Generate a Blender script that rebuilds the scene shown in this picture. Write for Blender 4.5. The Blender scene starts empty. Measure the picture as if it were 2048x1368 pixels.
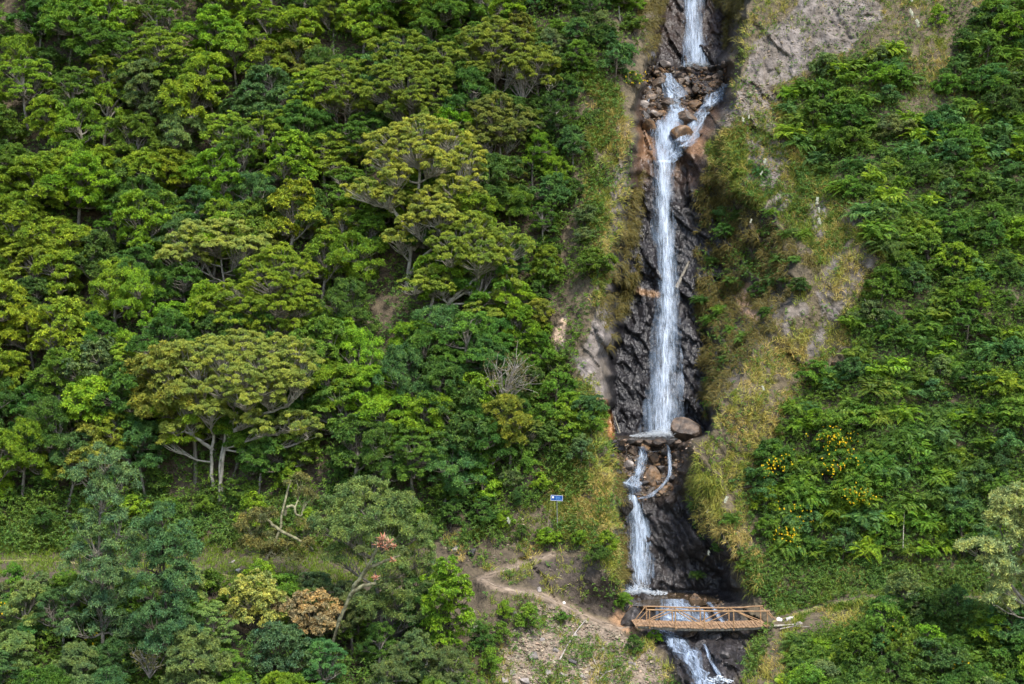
import bpy, math
import numpy as np

# ------------------------------------------------------------------ camera, sky, sun
sc = bpy.context.scene
COL = sc.collection
FPX = 2880.0                      # focal length in pixels of a 2048 px wide picture
cam_d = bpy.data.cameras.new("camera")
cam = bpy.data.objects.new("camera", cam_d)
COL.objects.link(cam)
cam.location = (0, 0, 0)
cam.rotation_euler = (math.radians(90), 0, 0)
cam_d.sensor_width = 36.0
cam_d.lens = 36.0 * FPX / 2048.0
cam_d.clip_start = 0.5
cam_d.clip_end = 3000
sc.camera = cam

SUN_ELEV, SUN_AZ = math.radians(56), math.radians(153)   # azimuth clockwise from +Y (north)
world = bpy.data.worlds.new("World")
sc.world = world
world.use_nodes = True
wn = world.node_tree
wn.nodes.clear()
wo = wn.nodes.new("ShaderNodeOutputWorld")
wb = wn.nodes.new("ShaderNodeBackground")
ws = wn.nodes.new("ShaderNodeTexSky")
ws.sky_type = 'NISHITA'
ws.sun_disc = False
ws.sun_elevation = SUN_ELEV
ws.sun_rotation = SUN_AZ
ws.air_density = 1.0
ws.dust_density = 1.5
wb.inputs[1].default_value = 0.085
wn.links.new(ws.outputs[0], wb.inputs[0])
wn.links.new(wb.outputs[0], wo.inputs[0])

sun_d = bpy.data.lights.new("sun", 'SUN')
sun_d.energy = 1.5
sun_d.angle = math.radians(14.0)
sun_d.color = (1.0, 0.955, 0.88)
sun = bpy.data.objects.new("sun", sun_d)
COL.objects.link(sun)
sx = math.sin(SUN_AZ) * math.cos(SUN_ELEV)
sy = math.cos(SUN_AZ) * math.cos(SUN_ELEV)
sz = math.sin(SUN_ELEV)
from mathutils import Vector
sun.rotation_euler = Vector((-sx, -sy, -sz)).to_track_quat('-Z', 'Y').to_euler()
sc.view_settings.view_transform = 'Standard'
sc.view_settings.look = 'None'
sc.view_settings.exposure = 2.06
sc.view_settings.gamma = 1.0
sc.cycles.max_bounces = 6
sc.cycles.diffuse_bounces = 3
sc.cycles.glossy_bounces = 2
sc.cycles.transmission_bounces = 3
sc.cycles.transparent_max_bounces = 12
sc.cycles.use_denoising = True

# ------------------------------------------------------------------ helpers
rng = np.random.default_rng(11)
U = lambda a, b, n=None: rng.uniform(a, b, n)


def unit(a):
    a = np.asarray(a, float)
    return a / np.maximum(np.linalg.norm(a, axis=-1, keepdims=True), 1e-9)


def P(u, v, d):
    u, v, d = np.broadcast_arrays(np.asarray(u, float), np.asarray(v, float), np.asarray(d, float))
    return np.stack([(u - 1024) / FPX * d, d, (684 - v) / FPX * d], -1)


def sstep(a, b, x):
    t = np.clip((x - a) / (b - a + 1e-9 * (np.asarray(b) == np.asarray(a))), 0, 1)
    return t * t * (3 - 2 * t)


def hash3(i, j, k):
    with np.errstate(over='ignore'):
        h = (i.astype(np.int64) * 374761393 + j.astype(np.int64) * 668265263 + k.astype(np.int64) * 2147483647) & 0xffffffff
        h = ((h ^ (h >> 13)) * 1274126177) & 0xffffffff
        h = ((h ^ (h >> 16)) * 2246822519) & 0xffffffff
        h = h ^ (h >> 15)
    return (h & 0xffffff) / float(0xffffff)


def vnoise(x, y, z=0.0):
    x, y, z = np.broadcast_arrays(np.asarray(x, float), np.asarray(y, float), np.asarray(z, float))
    i, j, k = np.floor(x), np.floor(y), np.floor(z)
    fx, fy, fz = x - i, y - j, z - k
    fx, fy, fz = fx * fx * (3 - 2 * fx), fy * fy * (3 - 2 * fy), fz * fz * (3 - 2 * fz)
    r = 0
    for a in (0, 1):
        for b in (0, 1):
            for c in (0, 1):
                w = (fx if a else 1 - fx) * (fy if b else 1 - fy) * (fz if c else 1 - fz)
                r = r + w * hash3(i + a, j + b, k + c)
    return r * 2 - 1


def fbm(x, y, z=0.0, o=4):
    r, a, s = 0, 1.0, 1.0
    for q in range(o):
        r = r + a * vnoise(x * s + 17.3 * q, y * s - 9.1 * q, z * s + 3.7 * q)
        a *= .5
        s *= 2.03
    return r / 1.9


def ridged(x, y, z=0.0, o=4):
    r, a, s = 0, 1.0, 1.0
    for q in range(o):
        r = r + a * (1 - np.abs(vnoise(x * s + 11.3 * q, y * s + 5.1 * q, z * s)) * 2)
        a *= .5
        s *= 2.1
    return r / 1.9


def facets(x, z, seed):
    """fractured-rock relief: irregular cells, each a plane with its own offset and tilt"""
    x, z = x + .25 * vnoise(x * 1.3, z * 1.3, seed), z + .25 * vnoise(x * 1.3, z * 1.3, seed + 4)
    ix, iz = np.floor(x), np.floor(z)
    best = np.full(x.shape, 1e9)
    out = np.zeros(x.shape)
    k = np.full(x.shape, float(seed))
    for a in (-1, 0, 1):
        for b in (-1, 0, 1):
            cx, cz = ix + a, iz + b
            px, pz = cx + hash3(cx, cz, k), cz + hash3(cx, cz, k + 1)
            d2 = (x - px) ** 2 + (z - pz) ** 2
            val = (hash3(cx, cz, k + 2) - .5) + (hash3(cx, cz, k + 3) - .5) * 1.3 * (x - px) + (hash3(cx, cz, k + 4) - .5) * 1.3 * (z - pz)
            m = d2 < best
            best = np.where(m, d2, best)
            out = np.where(m, val, out)
    return out


def inside(poly, u, v):
    u, v = np.asarray(u, float), np.asarray(v, float)
    r = np.zeros(np.broadcast(u, v).shape, bool)
    n = len(poly)
    for a in range(n):
        (x0, y0), (x1, y1) = poly[a], poly[(a + 1) % n]
        if y0 == y1:
            continue
        c = ((y0 > v) != (y1 > v)) & (u < (x1 - x0) * (v - y0) / (y1 - y0) + x0)
        r ^= c
    return r


def strip_dist(pl, u, v):
    """distance in pixels to a polyline"""
    best = np.full(np.broadcast(u, v).shape, 1e9)
    for (x0, y0), (x1, y1) in zip(pl[:-1], pl[1:]):
        dx, dy = x1 - x0, y1 - y0
        t = np.clip(((u - x0) * dx + (v - y0) * dy) / (dx * dx + dy * dy), 0, 1)
        best = np.minimum(best, np.hypot(u - x0 - t * dx, v - y0 - t * dy))
    return best


class MB:
    def __init__(s):
        s.v, s.f, s.n, s.uv, s.mi = [], [], 0, [], []

    def add(s, v, f, mat=0):
        v = np.asarray(v, float).reshape(-1, 3)
        f = np.asarray(f, int)
        s.v.append(v)
        s.f.append(f + s.n)
        s.mi.append(np.full(len(f), mat))
        s.n += len(v)

    def data(s, name, mats, smooth=False):
        me = bpy.data.meshes.new(name)
        V = np.concatenate(s.v) if s.v else np.zeros((0, 3))
        me.vertices.add(len(V))
        me.vertices.foreach_set("co", V.astype(np.float32).ravel())
        sizes = np.concatenate([np.full(len(f), f.shape[1]) for f in s.f])
        loops = np.concatenate([f.ravel() for f in s.f])
        me.loops.add(len(loops))
        me.loops.foreach_set("vertex_index", loops.astype(np.int32))
        me.polygons.add(len(sizes))
        starts = np.concatenate([[0], np.cumsum(sizes)[:-1]])
        me.polygons.foreach_set("loop_start", starts.astype(np.int32))
        me.polygons.foreach_set("loop_total", sizes.astype(np.int32))
        for m in (mats if isinstance(mats, (list, tuple)) else [mats]):
            me.materials.append(m)
        me.polygons.foreach_set("material_index", np.concatenate(s.mi).astype(np.int32))
        me.polygons.foreach_set("use_smooth", np.full(len(sizes), smooth))
        me.update(calc_edges=True)
        return me

    def build(s, name, mats, parent=None, smooth=False, loc=None):
        return link(name, s.data(name, mats, smooth), parent, loc)


def link(name, me, parent=None, loc=None):
    o = bpy.data.objects.new(name, me)
    COL.objects.link(o)
    if parent is not None:
        o.parent = parent
    if loc is not None:
        o.location = loc
    return o


def empty(name, loc):
    o = bpy.data.objects.new(name, None)
    COL.objects.link(o)
    o.location = loc
    o.empty_display_size = .2
    return o


def tag(o, label=None, cat=None, group=None, kind=None):
    if label: o["label"] = label
    if cat: o["category"] = cat
    if group: o["group"] = group
    if kind: o["kind"] = kind
    return o


def copy_tree(o, parent=None):
    c = o.copy()
    COL.objects.link(c)
    c.parent = parent
    for ch in list(o.children):
        copy_tree(ch, c)
    return c


def tube(mb, pts, rad, k=6, mat=0):
    pts = np.asarray(pts, float)
    n = len(pts)
    rad = np.broadcast_to(np.asarray(rad, float), (n,))
    t = np.gradient(pts, axis=0)
    t = unit(t)
    ref = np.where(np.abs(t[:, 2:3]) > .9, np.array([[1., 0, 0]]), np.array([[0, 0, 1.]]))
    a = unit(np.cross(t, ref))
    b = np.cross(t, a)
    an = np.arange(k) / k * 2 * math.pi
    ring = pts[:, None] + rad[:, None, None] * (np.cos(an)[None, :, None] * a[:, None] + np.sin(an)[None, :, None] * b[:, None])
    i = np.arange(n - 1)[:, None] * k
    j = np.arange(k)[None, :]
    q = np.stack([i + j, i + (j + 1) % k, i + k + (j + 1) % k, i + k + j], -1).reshape(-1, 4)
    mb.add(ring.reshape(-1, 3), q, mat)
    # end caps
    c = np.array([[0, 0, 0]])
    mb.add(ring[-1], [list(range(k))] if k == 4 else [[0, x, x + 1] for x in range(1, k - 1)], mat)
    mb.add(ring[0], [[0, x + 1, x] for x in range(1, k - 1)], mat)


def bez(p0, p1, p2, n):
    t = np.linspace(0, 1, n)[:, None]
    return (1 - t) ** 2 * np.asarray(p0) + 2 * t * (1 - t) * np.asarray(p1) + t * t * np.asarray(p2)


def box(mb, c, ax, ay, az, mat=0):
    """box with centre c and half-axis vectors"""
    c, ax, ay, az = [np.asarray(q, float) for q in (c, ax, ay, az)]
    v = [c + a * ax + b * ay + d * az for d in (-1, 1) for b in (-1, 1) for a in (-1, 1)]
    mb.add(v, [[0, 2, 3, 1], [4, 5, 7, 6], [0, 1, 5, 4], [2, 6, 7, 3], [0, 4, 6, 2], [1, 3, 7, 5]], mat)


def leaves(mb, c, ax, nr, L, W, mat=0, fold=.12):
    """one folded lozenge per leaf"""
    ax = unit(ax)
    sd = unit(np.cross(ax, nr))
    nn = np.cross(sd, ax)
    L = np.asarray(L)[:, None] if np.ndim(L) else L
    W = np.asarray(W)[:, None] if np.ndim(W) else W
    a = c
    b = c + ax * L * .45 + sd * W * .5 + nn * W * fold * 2
    d = c + ax * L * .45 - sd * W * .5 + nn * W * fold * 2
    e = c + ax * L - nn * L * .12
    n = len(c)
    v = np.stack([a, b, e, d], 1).reshape(-1, 3)
    mb.add(v, np.arange(n * 4).reshape(n, 4), mat)


def rand_dirs(n, zmin=-1.0):
    z = U(zmin, 1, n)
    p = U(0, 2 * math.pi, n)
    r = np.sqrt(np.maximum(0, 1 - z * z))
    return np.stack([r * np.cos(p), r * np.sin(p), z], -1)


def rosettes(mb, p, d, k, L, W, mat=0, el=(0.05, 1.0), up=0.0):
    """k leaves radiating around the twig direction d at each point p"""
    n = len(p)
    d = unit(d)
    ref = np.where(np.abs(d[:, 2:3]) > .9, np.array([[1., 0, 0]]), np.array([[0, 0, 1.]]))
    a = unit(np.cross(d, ref))
    b = np.cross(d, a)
    ph = U(0, 6.28, (n, 1)) + np.arange(k)[None] * 2 * math.pi / k + U(-.4, .4, (n, k))
    e = U(el[0], el[1], (n, k))
    rad = np.cos(ph)[..., None] * a[:, None] + np.sin(ph)[..., None] * b[:, None]
    ax = np.cos(e)[..., None] * rad + np.sin(e)[..., None] * d[:, None]
    nr = np.sin(e)[..., None] * -rad + np.cos(e)[..., None] * d[:, None]
    c = np.repeat(p[:, None], k, 1) + ax * L * .08
    s = U(.65, 1.2, n * k)
    leaves(mb, c.reshape(-1, 3), ax.reshape(-1, 3), nr.reshape(-1, 3), L * s, W * s, mat)


# ------------------------------------------------------------------ materials
def new_mat(name):
    m = bpy.data.materials.new(name)
    m.use_nodes = True
    nt = m.node_tree
    nt.nodes.clear()
    out = nt.nodes.new("ShaderNodeOutputMaterial")
    return m, nt, out


def N(nt, t, **kw):
    n = nt.nodes.new(t)
    for k, v in kw.items():
        if k.startswith("i_"):
            key = k[2:]
            key = int(key) if key.isdigit() else key.replace("_", " ")
            n.inputs[key].default_value = v
        else:
            setattr(n, k, v)
    return n


def leaf_mat(name, color=None, trans=.34, var=.6, warm=(1.35, 1.12, .6), rough=.55, spec=.25, patch=None, clump=False):
    """foliage: tint (object colour or fixed) varied leaf by leaf, lit through from behind"""
    m, nt, out = new_mat(name)
    g = N(nt, "ShaderNodeNewGeometry")
    if color is None:
        oi = N(nt, "ShaderNodeObjectInfo")
        base = oi.outputs["Color"]
    else:
        rgb = N(nt, "ShaderNodeRGB")
        rgb.outputs[0].default_value = (*color, 1)
        base = rgb.outputs[0]
    mr = N(nt, "ShaderNodeMapRange", i_3=1 - var, i_4=1 + var)
    nt.links.new(g.outputs["Random Per Island"], mr.inputs[0])
    mul = N(nt, "ShaderNodeMix", data_type='RGBA', blend_type='MULTIPLY')
    mul.inputs[0].default_value = 1
    nt.links.new(base, mul.inputs[6])
    nt.links.new(mr.outputs[0], mul.inputs[7])
    # a second, unrelated random number for hue
    m2 = N(nt, "ShaderNodeMath", operation='MULTIPLY')
    m2.inputs[1].default_value = 37.7
    nt.links.new(g.outputs["Random Per Island"], m2.inputs[0])
    fr = N(nt, "ShaderNodeMath", operation='FRACT')
    nt.links.new(m2.outputs[0], fr.inputs[0])
    hue = N(nt, "ShaderNodeMix", data_type='RGBA')
    hue.inputs[6].default_value = (.86, 1.0, .85, 1)
    hue.inputs[7].default_value = (*warm, 1)
    nt.links.new(fr.outputs[0], hue.inputs[0])
    mul2 = N(nt, "ShaderNodeMix", data_type='RGBA', blend_type='MULTIPLY')
    mul2.inputs[0].default_value = 1
    nt.links.new(mul.outputs[2], mul2.inputs[6])
    nt.links.new(hue.outputs[2], mul2.inputs[7])
    col = mul2.outputs[2]
    if patch:
        pos = N(nt, "ShaderNodeNewGeometry")
        no = N(nt, "ShaderNodeTexNoise", i_Scale=patch[1], i_Detail=2.0)
        nt.links.new(pos.outputs["Position"], no.inputs["Vector"])
        mm = N(nt, "ShaderNodeMapRange", i_1=.4, i_2=.6)
        nt.links.new(no.outputs[0], mm.inputs[0])
        mx = N(nt, "ShaderNodeMix", data_type='RGBA')
        nt.links.new(mm.outputs[0], mx.inputs[0])
        nt.links.new(col, mx.inputs[6])
        mul3 = N(nt, "ShaderNodeMix", data_type='RGBA', blend_type='MULTIPLY')
        mul3.inputs[0].default_value = 1
        mul3.inputs[7].default_value = (*patch[0], 1)
        nt.links.new(col, mul3.inputs[6])
        nt.links.new(mul3.outputs[2], mx.inputs[7])
        col = mx.outputs[2]
    if clump:
        no = N(nt, "ShaderNodeTexNoise", i_Scale=1.1, i_Detail=3.0)
        nt.links.new(g.outputs["Position"], no.inputs["Vector"])
        rp = N(nt, "ShaderNodeMix", data_type='RGBA')
        mm = N(nt, "ShaderNodeMapRange", i_1=.32, i_2=.68)
        nt.links.new(no.outputs[0], mm.inputs[0])
        nt.links.new(mm.outputs[0], rp.inputs[0])
        rp.inputs[6].default_value = (.62, .75, .85, 1)
        rp.inputs[7].default_value = (1.35, 1.22, .9, 1)
        mu = N(nt, "ShaderNodeMix", data_type='RGBA', blend_type='MULTIPLY')
        mu.inputs[0].default_value = 1
        nt.links.new(col, mu.inputs[6])
        nt.links.new(rp.outputs[2], mu.inputs[7])
        col = mu.outputs[2]
    b = N(nt, "ShaderNodeBsdfPrincipled", i_Roughness=rough)
    b.inputs["Specular IOR Level"].default_value = spec
    t = N(nt, "ShaderNodeBsdfTranslucent")
    nt.links.new(col, b.inputs["Base Color"])
    nt.links.new(col, t.inputs[0])
    mx = N(nt, "ShaderNodeMixShader")
    mx.inputs[0].default_value = trans
    nt.links.new(b.outputs[0], mx.inputs[1])
    nt.links.new(t.outputs[0], mx.inputs[2])
    nt.links.new(mx.outputs[0], out.inputs[0])
    return m


def noise_mat(name, c1, c2, scale=4.0, rough=.8, bump=.3, detail=5.0, spec=.3, lo=.35, hi=.65, coord="Object", c3=None, stretch=(1, 1, 1), bscale=None, objvar=0.0):
    m, nt, out = new_mat(name)
    tc = N(nt, "ShaderNodeTexCoord")
    mp = N(nt, "ShaderNodeMapping")
    mp.inputs["Scale"].default_value = stretch
    nt.links.new(tc.outputs[coord], mp.inputs[0])
    no = N(nt, "ShaderNodeTexNoise", i_Scale=scale, i_Detail=detail)
    nt.links.new(mp.outputs[0], no.inputs["Vector"])
    rp = N(nt, "ShaderNodeValToRGB")
    rp.color_ramp.elements[0].position = lo
    rp.color_ramp.elements[0].color = (*c1, 1)
    rp.color_ramp.elements[1].position = hi
    rp.color_ramp.elements[1].color = (*c2, 1)
    if c3:
        e = rp.color_ramp.elements.new(min(.98, hi + .12))
        e.color = (*c3, 1)
    nt.links.new(no.outputs[0], rp.inputs[0])
    col = rp.outputs[0]
    if objvar:
        oi = N(nt, "ShaderNodeObjectInfo")
        mr = N(nt, "ShaderNodeMapRange", i_3=1 - objvar, i_4=1 + objvar)
        nt.links.new(oi.outputs["Random"], mr.inputs[0])
        mu = N(nt, "ShaderNodeMix", data_type='RGBA', blend_type='MULTIPLY')
        mu.inputs[0].default_value = 1
        nt.links.new(col, mu.inputs[6])
        nt.links.new(mr.outputs[0], mu.inputs[7])
        col = mu.outputs[2]
    b = N(nt, "ShaderNodeBsdfPrincipled", i_Roughness=rough)
    b.inputs["Specular IOR Level"].default_value = spec
    nt.links.new(col, b.inputs["Base Color"])
    if bump:
        n2 = N(nt, "ShaderNodeTexNoise", i_Scale=(bscale or scale * 2.5), i_Detail=6.0)
        nt.links.new(mp.outputs[0], n2.inputs["Vector"])
        bp = N(nt, "ShaderNodeBump", i_Strength=bump, i_Distance=.1)
        nt.links.new(n2.outputs[0], bp.inputs["Height"])
        nt.links.new(bp.outputs[0], b.inputs["Normal"])
    nt.links.new(b.outputs[0], out.inputs[0])
    return m


M = {}
M['leaf'] = leaf_mat("leaf_green", warm=(1.25, 1.1, .7), clump=True)
M['leaf_fine'] = leaf_mat("leaf_fine", var=.42, warm=(1.12, 1.05, .8), clump=True)
M['fern'] = leaf_mat("fern_green", var=.4, trans=.35, clump=True)
M['under'] = leaf_mat("undergrowth_green", (.075, .15, .034), var=.55, patch=((1.3, 1.15, .7), .25))
M['herb'] = leaf_mat("herb_green", (.105, .18, .04), var=.55, patch=((.8, .95, 1.1), .3))
M['grass_dry'] = leaf_mat("grass_dry", (.40, .315, .12), var=.5, warm=(1.2, 1.05, .7), trans=.25, patch=((.62, .85, .45), .35))
M['grass_green'] = leaf_mat("grass_green", (.15, .205, .04), var=.5, trans=.3)
M['turf'] = leaf_mat("turf_green", (.12, .19, .02), var=.35, trans=.3)
M['moss_hang'] = leaf_mat("hanging_moss", (.115, .10, .035), var=.5, trans=.2)
M['yellow'] = leaf_mat("yellow_petals", (.80, .56, .015), var=.25, warm=(1, .8, .6), trans=.2)
M['plume'] = leaf_mat("plume_white", (.72, .68, .6), var=.15, warm=(1, .96, .9), trans=.2)
M['brom'] = leaf_mat("bromeliad", (.42, .36, .27), var=.4, warm=(1.15, .45, .35), trans=.25)
M['drytwig'] = noise_mat("dry_twig", (.2, .17, .14), (.36, .32, .28), 6, .9, 0)
M['bark'] = noise_mat("bark_grey", (.10, .085, .065), (.24, .22, .18), 3.0, .9, .5, stretch=(2, 2, .6))
M['bark_pale'] = noise_mat("bark_pale", (.2, .18, .14), (.38, .35, .28), 3.0, .9, .4)
M['bark_dark'] = noise_mat("bark_dark", (.05, .04, .03), (.12, .1, .075), 3.0, .9, .4)
M['bark_moss'] = noise_mat("bark_mossy", (.10, .09, .05), (.27, .26, .15), 4.0, .9, .5)
M['wood'] = noise_mat("peeled_pole_wood", (.16, .092, .045), (.38, .235, .12), 5.0, .75, .25, stretch=(.5, 3, 3))
M['plank'] = noise_mat("plank_wood", (.17, .10, .052), (.37, .235, .135), 3.0, .8, .3, stretch=(4, 1, 1))
M['rock_brown'] = noise_mat("boulder_brown", (.035, .026, .02), (.15, .105, .072), 2.2, .5, .9, c3=(.24, .16, .10), objvar=.5, spec=.5)
M['rock_dark'] = noise_mat("boulder_dark", (.022, .02, .02), (.085, .075, .07), 2.2, .35, .9, objvar=.35, spec=.5)
M['rock_orange'] = noise_mat("boulder_orange", (.055, .036, .022), (.20, .118, .058), 2.0, .5, .9, objvar=.25, spec=.5)
M['rock_grey'] = noise_mat("boulder_grey", (.16, .14, .13), (.33, .29, .26), 1.6, .85, .6, objvar=.3)
M['rock_white'] = noise_mat("stone_white", (.5, .47, .43), (.68, .65, .6), 2.0, .85, .4)
M['gravel'] = leaf_mat("gravel_stone", (.23, .185, .15), var=.55, warm=(1.1, .98, .88), trans=0.0, rough=.9, spec=.2)
M['gravel_wet'] = leaf_mat("gravel_wet", (.14, .095, .065), var=.7, warm=(1.25, .98, .7), trans=0.0, rough=.4, spec=.5)
M['path'] = noise_mat("trodden_earth", (.15, .115, .085), (.31, .24, .175), 1.2, .95, .5, bscale=9)
M['blue'] = noise_mat("sign_blue", (.004, .045, .20), (.005, .055, .23), 2.0, .4, 0)
M['white'] = noise_mat("sign_white", (.7, .72, .75), (.8, .8, .8), 2.0, .5, 0)
M['steel'] = noise_mat("galvanised_post", (.14, .15, .14), (.22, .23, .22), 6.0, .5, 0)


# ------------------------------------------------------------------ hillside shape (depth of the slope along each sight line)
TU = np.array([-900., -600, 500, 950, 1250, 1560, 1800, 2048, 2700])
TB = [
    [(-700, 160), (0, 121), (400, 110.5), (800, 101), (1050, 95), (1105, 93.5), (1150, 87), (1250, 82.5), (1368, 79), (1600, 73), (2000, 63)],
    [(-700, 160), (0, 121), (400, 110.5), (800, 101), (1050, 95), (1105, 93.5), (1150, 87), (1250, 82.5), (1368, 79), (1600, 73), (2000, 63)],
    [(-700, 160), (0, 121), (400, 110.5), (800, 101), (1050, 95), (1115, 93.0), (1155, 87.5), (1250, 83), (1368, 79), (1600, 73), (2000, 63)],
    [(-700, 158), (0, 120), (400, 110), (800, 100), (1100, 92), (1170, 89.5), (1250, 86), (1368, 81.5), (1600, 74), (2000, 63)],
    [(-700, 157), (0, 119), (400, 109.5), (800, 100), (1100, 93), (1240, 89.5), (1368, 84.5), (1600, 76), (2000, 64)],
    [(-700, 156), (0, 119), (400, 109), (800, 99.5), (1100, 93), (1215, 91.3), (1245, 88), (1368, 83), (1600, 75), (2000, 63)],
    [(-700, 155), (0, 118), (400, 107), (800, 97), (1100, 91.5), (1180, 90), (1208, 86), (1368, 80.5), (1600, 73), (2000, 62)],
    [(-700, 154), (0, 117), (400, 105), (800, 95), (1100, 90), (1190, 88.5), (1214, 84.5), (1368, 79), (1600, 72), (2000, 60)],
    [(-700, 150), (0, 113), (400, 102), (800, 92), (1100, 87), (1190, 85.5), (1214, 81.5), (1368, 76), (1600, 70), (2000, 58)],
]
RIM = np.array([  # v, rimL, floorL, floorR, rimR
    (-400, 1290, 1335, 1440, 1500), (0, 1292, 1340, 1438, 1490), (100, 1290, 1315, 1450, 1490), (160, 1284, 1300, 1452, 1478),
    (230, 1268, 1285, 1415, 1455), (330, 1250, 1290, 1362, 1470), (450, 1215, 1272, 1380, 1545), (520, 1200, 1262, 1390, 1590),
    (600, 1195, 1250, 1395, 1588), (700, 1192, 1235, 1405, 1512), (800, 1195, 1222, 1412, 1446), (860, 1203, 1218, 1402, 1412),
    (900, 1205, 1228, 1355, 1385), (1000, 1218, 1245, 1318, 1405), (1100, 1232, 1250, 1360, 1480), (1190, 1236, 1252, 1420, 1530),
    (1250, 1262, 1290, 1470, 1535), (1320, 1315, 1350, 1460, 1530), (1368, 1345, 1378, 1455, 1510), (1600, 1420, 1450, 1520, 1580), (2100, 1500, 1540, 1600, 1660)], float)
FLO = np.array([(-700, 165), (-300, 141), (0, 132.5), (130, 127.5), (228, 121.5), (330, 117), (866, 107.6), (873, 106.8), (884, 102.8), (1020, 99.8),
                (1180, 97.6), (1188, 97), (1212, 93), (1240, 91), (1262, 90), (1300, 87.3), (1368, 83), (1600, 75.5), (2000, 63)], float)
CREST = [(1405, 862), (1446, 800), (1512, 705), (1588, 600), (1650, 530), (1720, 480)]
LSPUR = [(1195, 120), (1225, 260), (1228, 420), (1205, 600), (1190, 740), (1205, 880), (1222, 1000), (1228, 1110)]
PATH_MAIN = [(962, 1158), (990, 1171), (1040, 1184), (1085, 1192), (1120, 1207), (1160, 1226), (1200, 1243), (1240, 1256), (1280, 1250)]
PATH_UP = [(962, 1158), (985, 1147), (1020, 1138), (1060, 1124), (1105, 1107)]
PATH_RIGHT = [(1545, 1244), (1600, 1226), (1660, 1206), (1740, 1197), (1850, 1197), (1950, 1199), (2100, 1204)]


def lerp_path(pl, u):
    a = np.array(pl, float)
    o = np.argsort(a[:, 0])
    return np.interp(u, a[o, 0], a[o, 1])


def gully(u, v):
    rl, fl, fr, rr = [np.interp(v, RIM[:, 0], RIM[:, q]) for q in (1, 2, 3, 4)]
    w = 15 * vnoise(u / 60, v / 42, 3.3) + 8 * vnoise(u / 20, v / 17, 6.3)
    a = np.clip((u + w - rl) / (fl - rl), 0, 1)
    b = np.clip((rr - u - w) / (rr - fr), 0, 1)
    return a ** .85 * b ** .85


def depth(u, v, rough=True):
    u, v = np.broadcast_arrays(np.asarray(u, float), np.asarray(v, float))
    cols = np.stack([np.interp(v, [a for a, _ in t], [b for _, b in t]) for t in TB], 0)
    k = np.clip(np.searchsorted(TU, u) - 1, 0, len(TU) - 2)
    t = np.clip((u - TU[k]) / (TU[k + 1] - TU[k]), 0, 1)
    t = t * t * (3 - 2 * t)
    a = np.take_along_axis(cols, k[None], 0)[0]
    b = np.take_along_axis(cols, (k + 1)[None], 0)[0]
    d = a * (1 - t) + b * t
    # crests that frame the gully
    s = strip_dist(CREST, u, v)
    d = d - 3.2 * np.exp(-(s / 100) ** 2)
    s = strip_dist(LSPUR, u, v)
    d = d - 2.4 * np.exp(-(s / 75) ** 2)
    # rocky nose between the two legs of the path
    d = d - 1.0 * np.exp(-(((u - 1150) / 90) ** 2 + ((v - 1160) / 38) ** 2))
    for pl, u0, u1, amp in ((PATH_MAIN, 960, 1250, 1.1), (PATH_UP, 962, 1110, .8)):
        m = sstep(u0 - 20, u0 + 10, u) * (1 - sstep(u1 - 10, u1 + 25, u))
        tt = (v - lerp_path(pl, u)) / 9.0
        d = d - amp * m * sstep(-1, 1, tt) * np.exp(-np.maximum(tt, 0) / 7)
    g = gully(u, v)
    f = np.interp(v, FLO[:, 0], FLO[:, 1])
    d = d * (1 - g) + f * g
    if rough:
        x, z = u / 30.0, v / 30.0
        wall = g * (1 - g) * 4
        d = d + 1.9 * fbm(x / 6, z / 6, 1.7, 4) * (1 - .75 * sstep(.8, 1, g))
        rk = np.clip(sstep(.15, .5, g) + .6 * wall + .25, 0, 1)
        for q in ROCKP:
            rk = np.maximum(rk, inside(q, u, v) * .6)
        rk = np.maximum(rk, .75 * (1 - sstep(16, 42, strip_dist([(1236, 350), (1236, 440), (1222, 560), (1212, 650), (1214, 760), (1218, 850)], u, v))))
        xr, zr = x + .35 * z, z - .35 * x
        flat = np.clip(1 - sstep(855, 868, v) * (1 - sstep(884, 893, v)) * sstep(.2, .6, g) - sstep(1174, 1186, v) * (1 - sstep(1208, 1218, v)) * sstep(.2, .6, g), 0.04, 1)
        xs, zs = x - .55 * z, z + .55 * x
        d = d - rk * flat * (.8 * ridged(xr / 2.6, zr / 5.0, .4, 3) * (.4 + .6 * g) + 1.25 * facets(xs / 1.6, zs / 4.2, 31) + .42 * facets(xs / .62, zs / 1.5, 57) + .15 * facets(xs / .3, zs / .5, 83) + .06 * vnoise(x * 5, z * 4.5, 2.7))
    return d


def ground(u, v, off=0.0):
    """world point on the hillside under the sight line (u, v); off metres towards the viewer"""
    return P(u, v, depth(u, v) - off)


def ground_n(u, v, e=14.0):
    u, v = np.asarray(u, float), np.asarray(v, float)
    a = P(u + e, v, depth(u + e, v, False)) - P(u - e, v, depth(u - e, v, False))
    b = P(u, v - e, depth(u, v - e, False)) - P(u, v + e, depth(u, v + e, False))
    return unit(np.cross(a, b))


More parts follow.
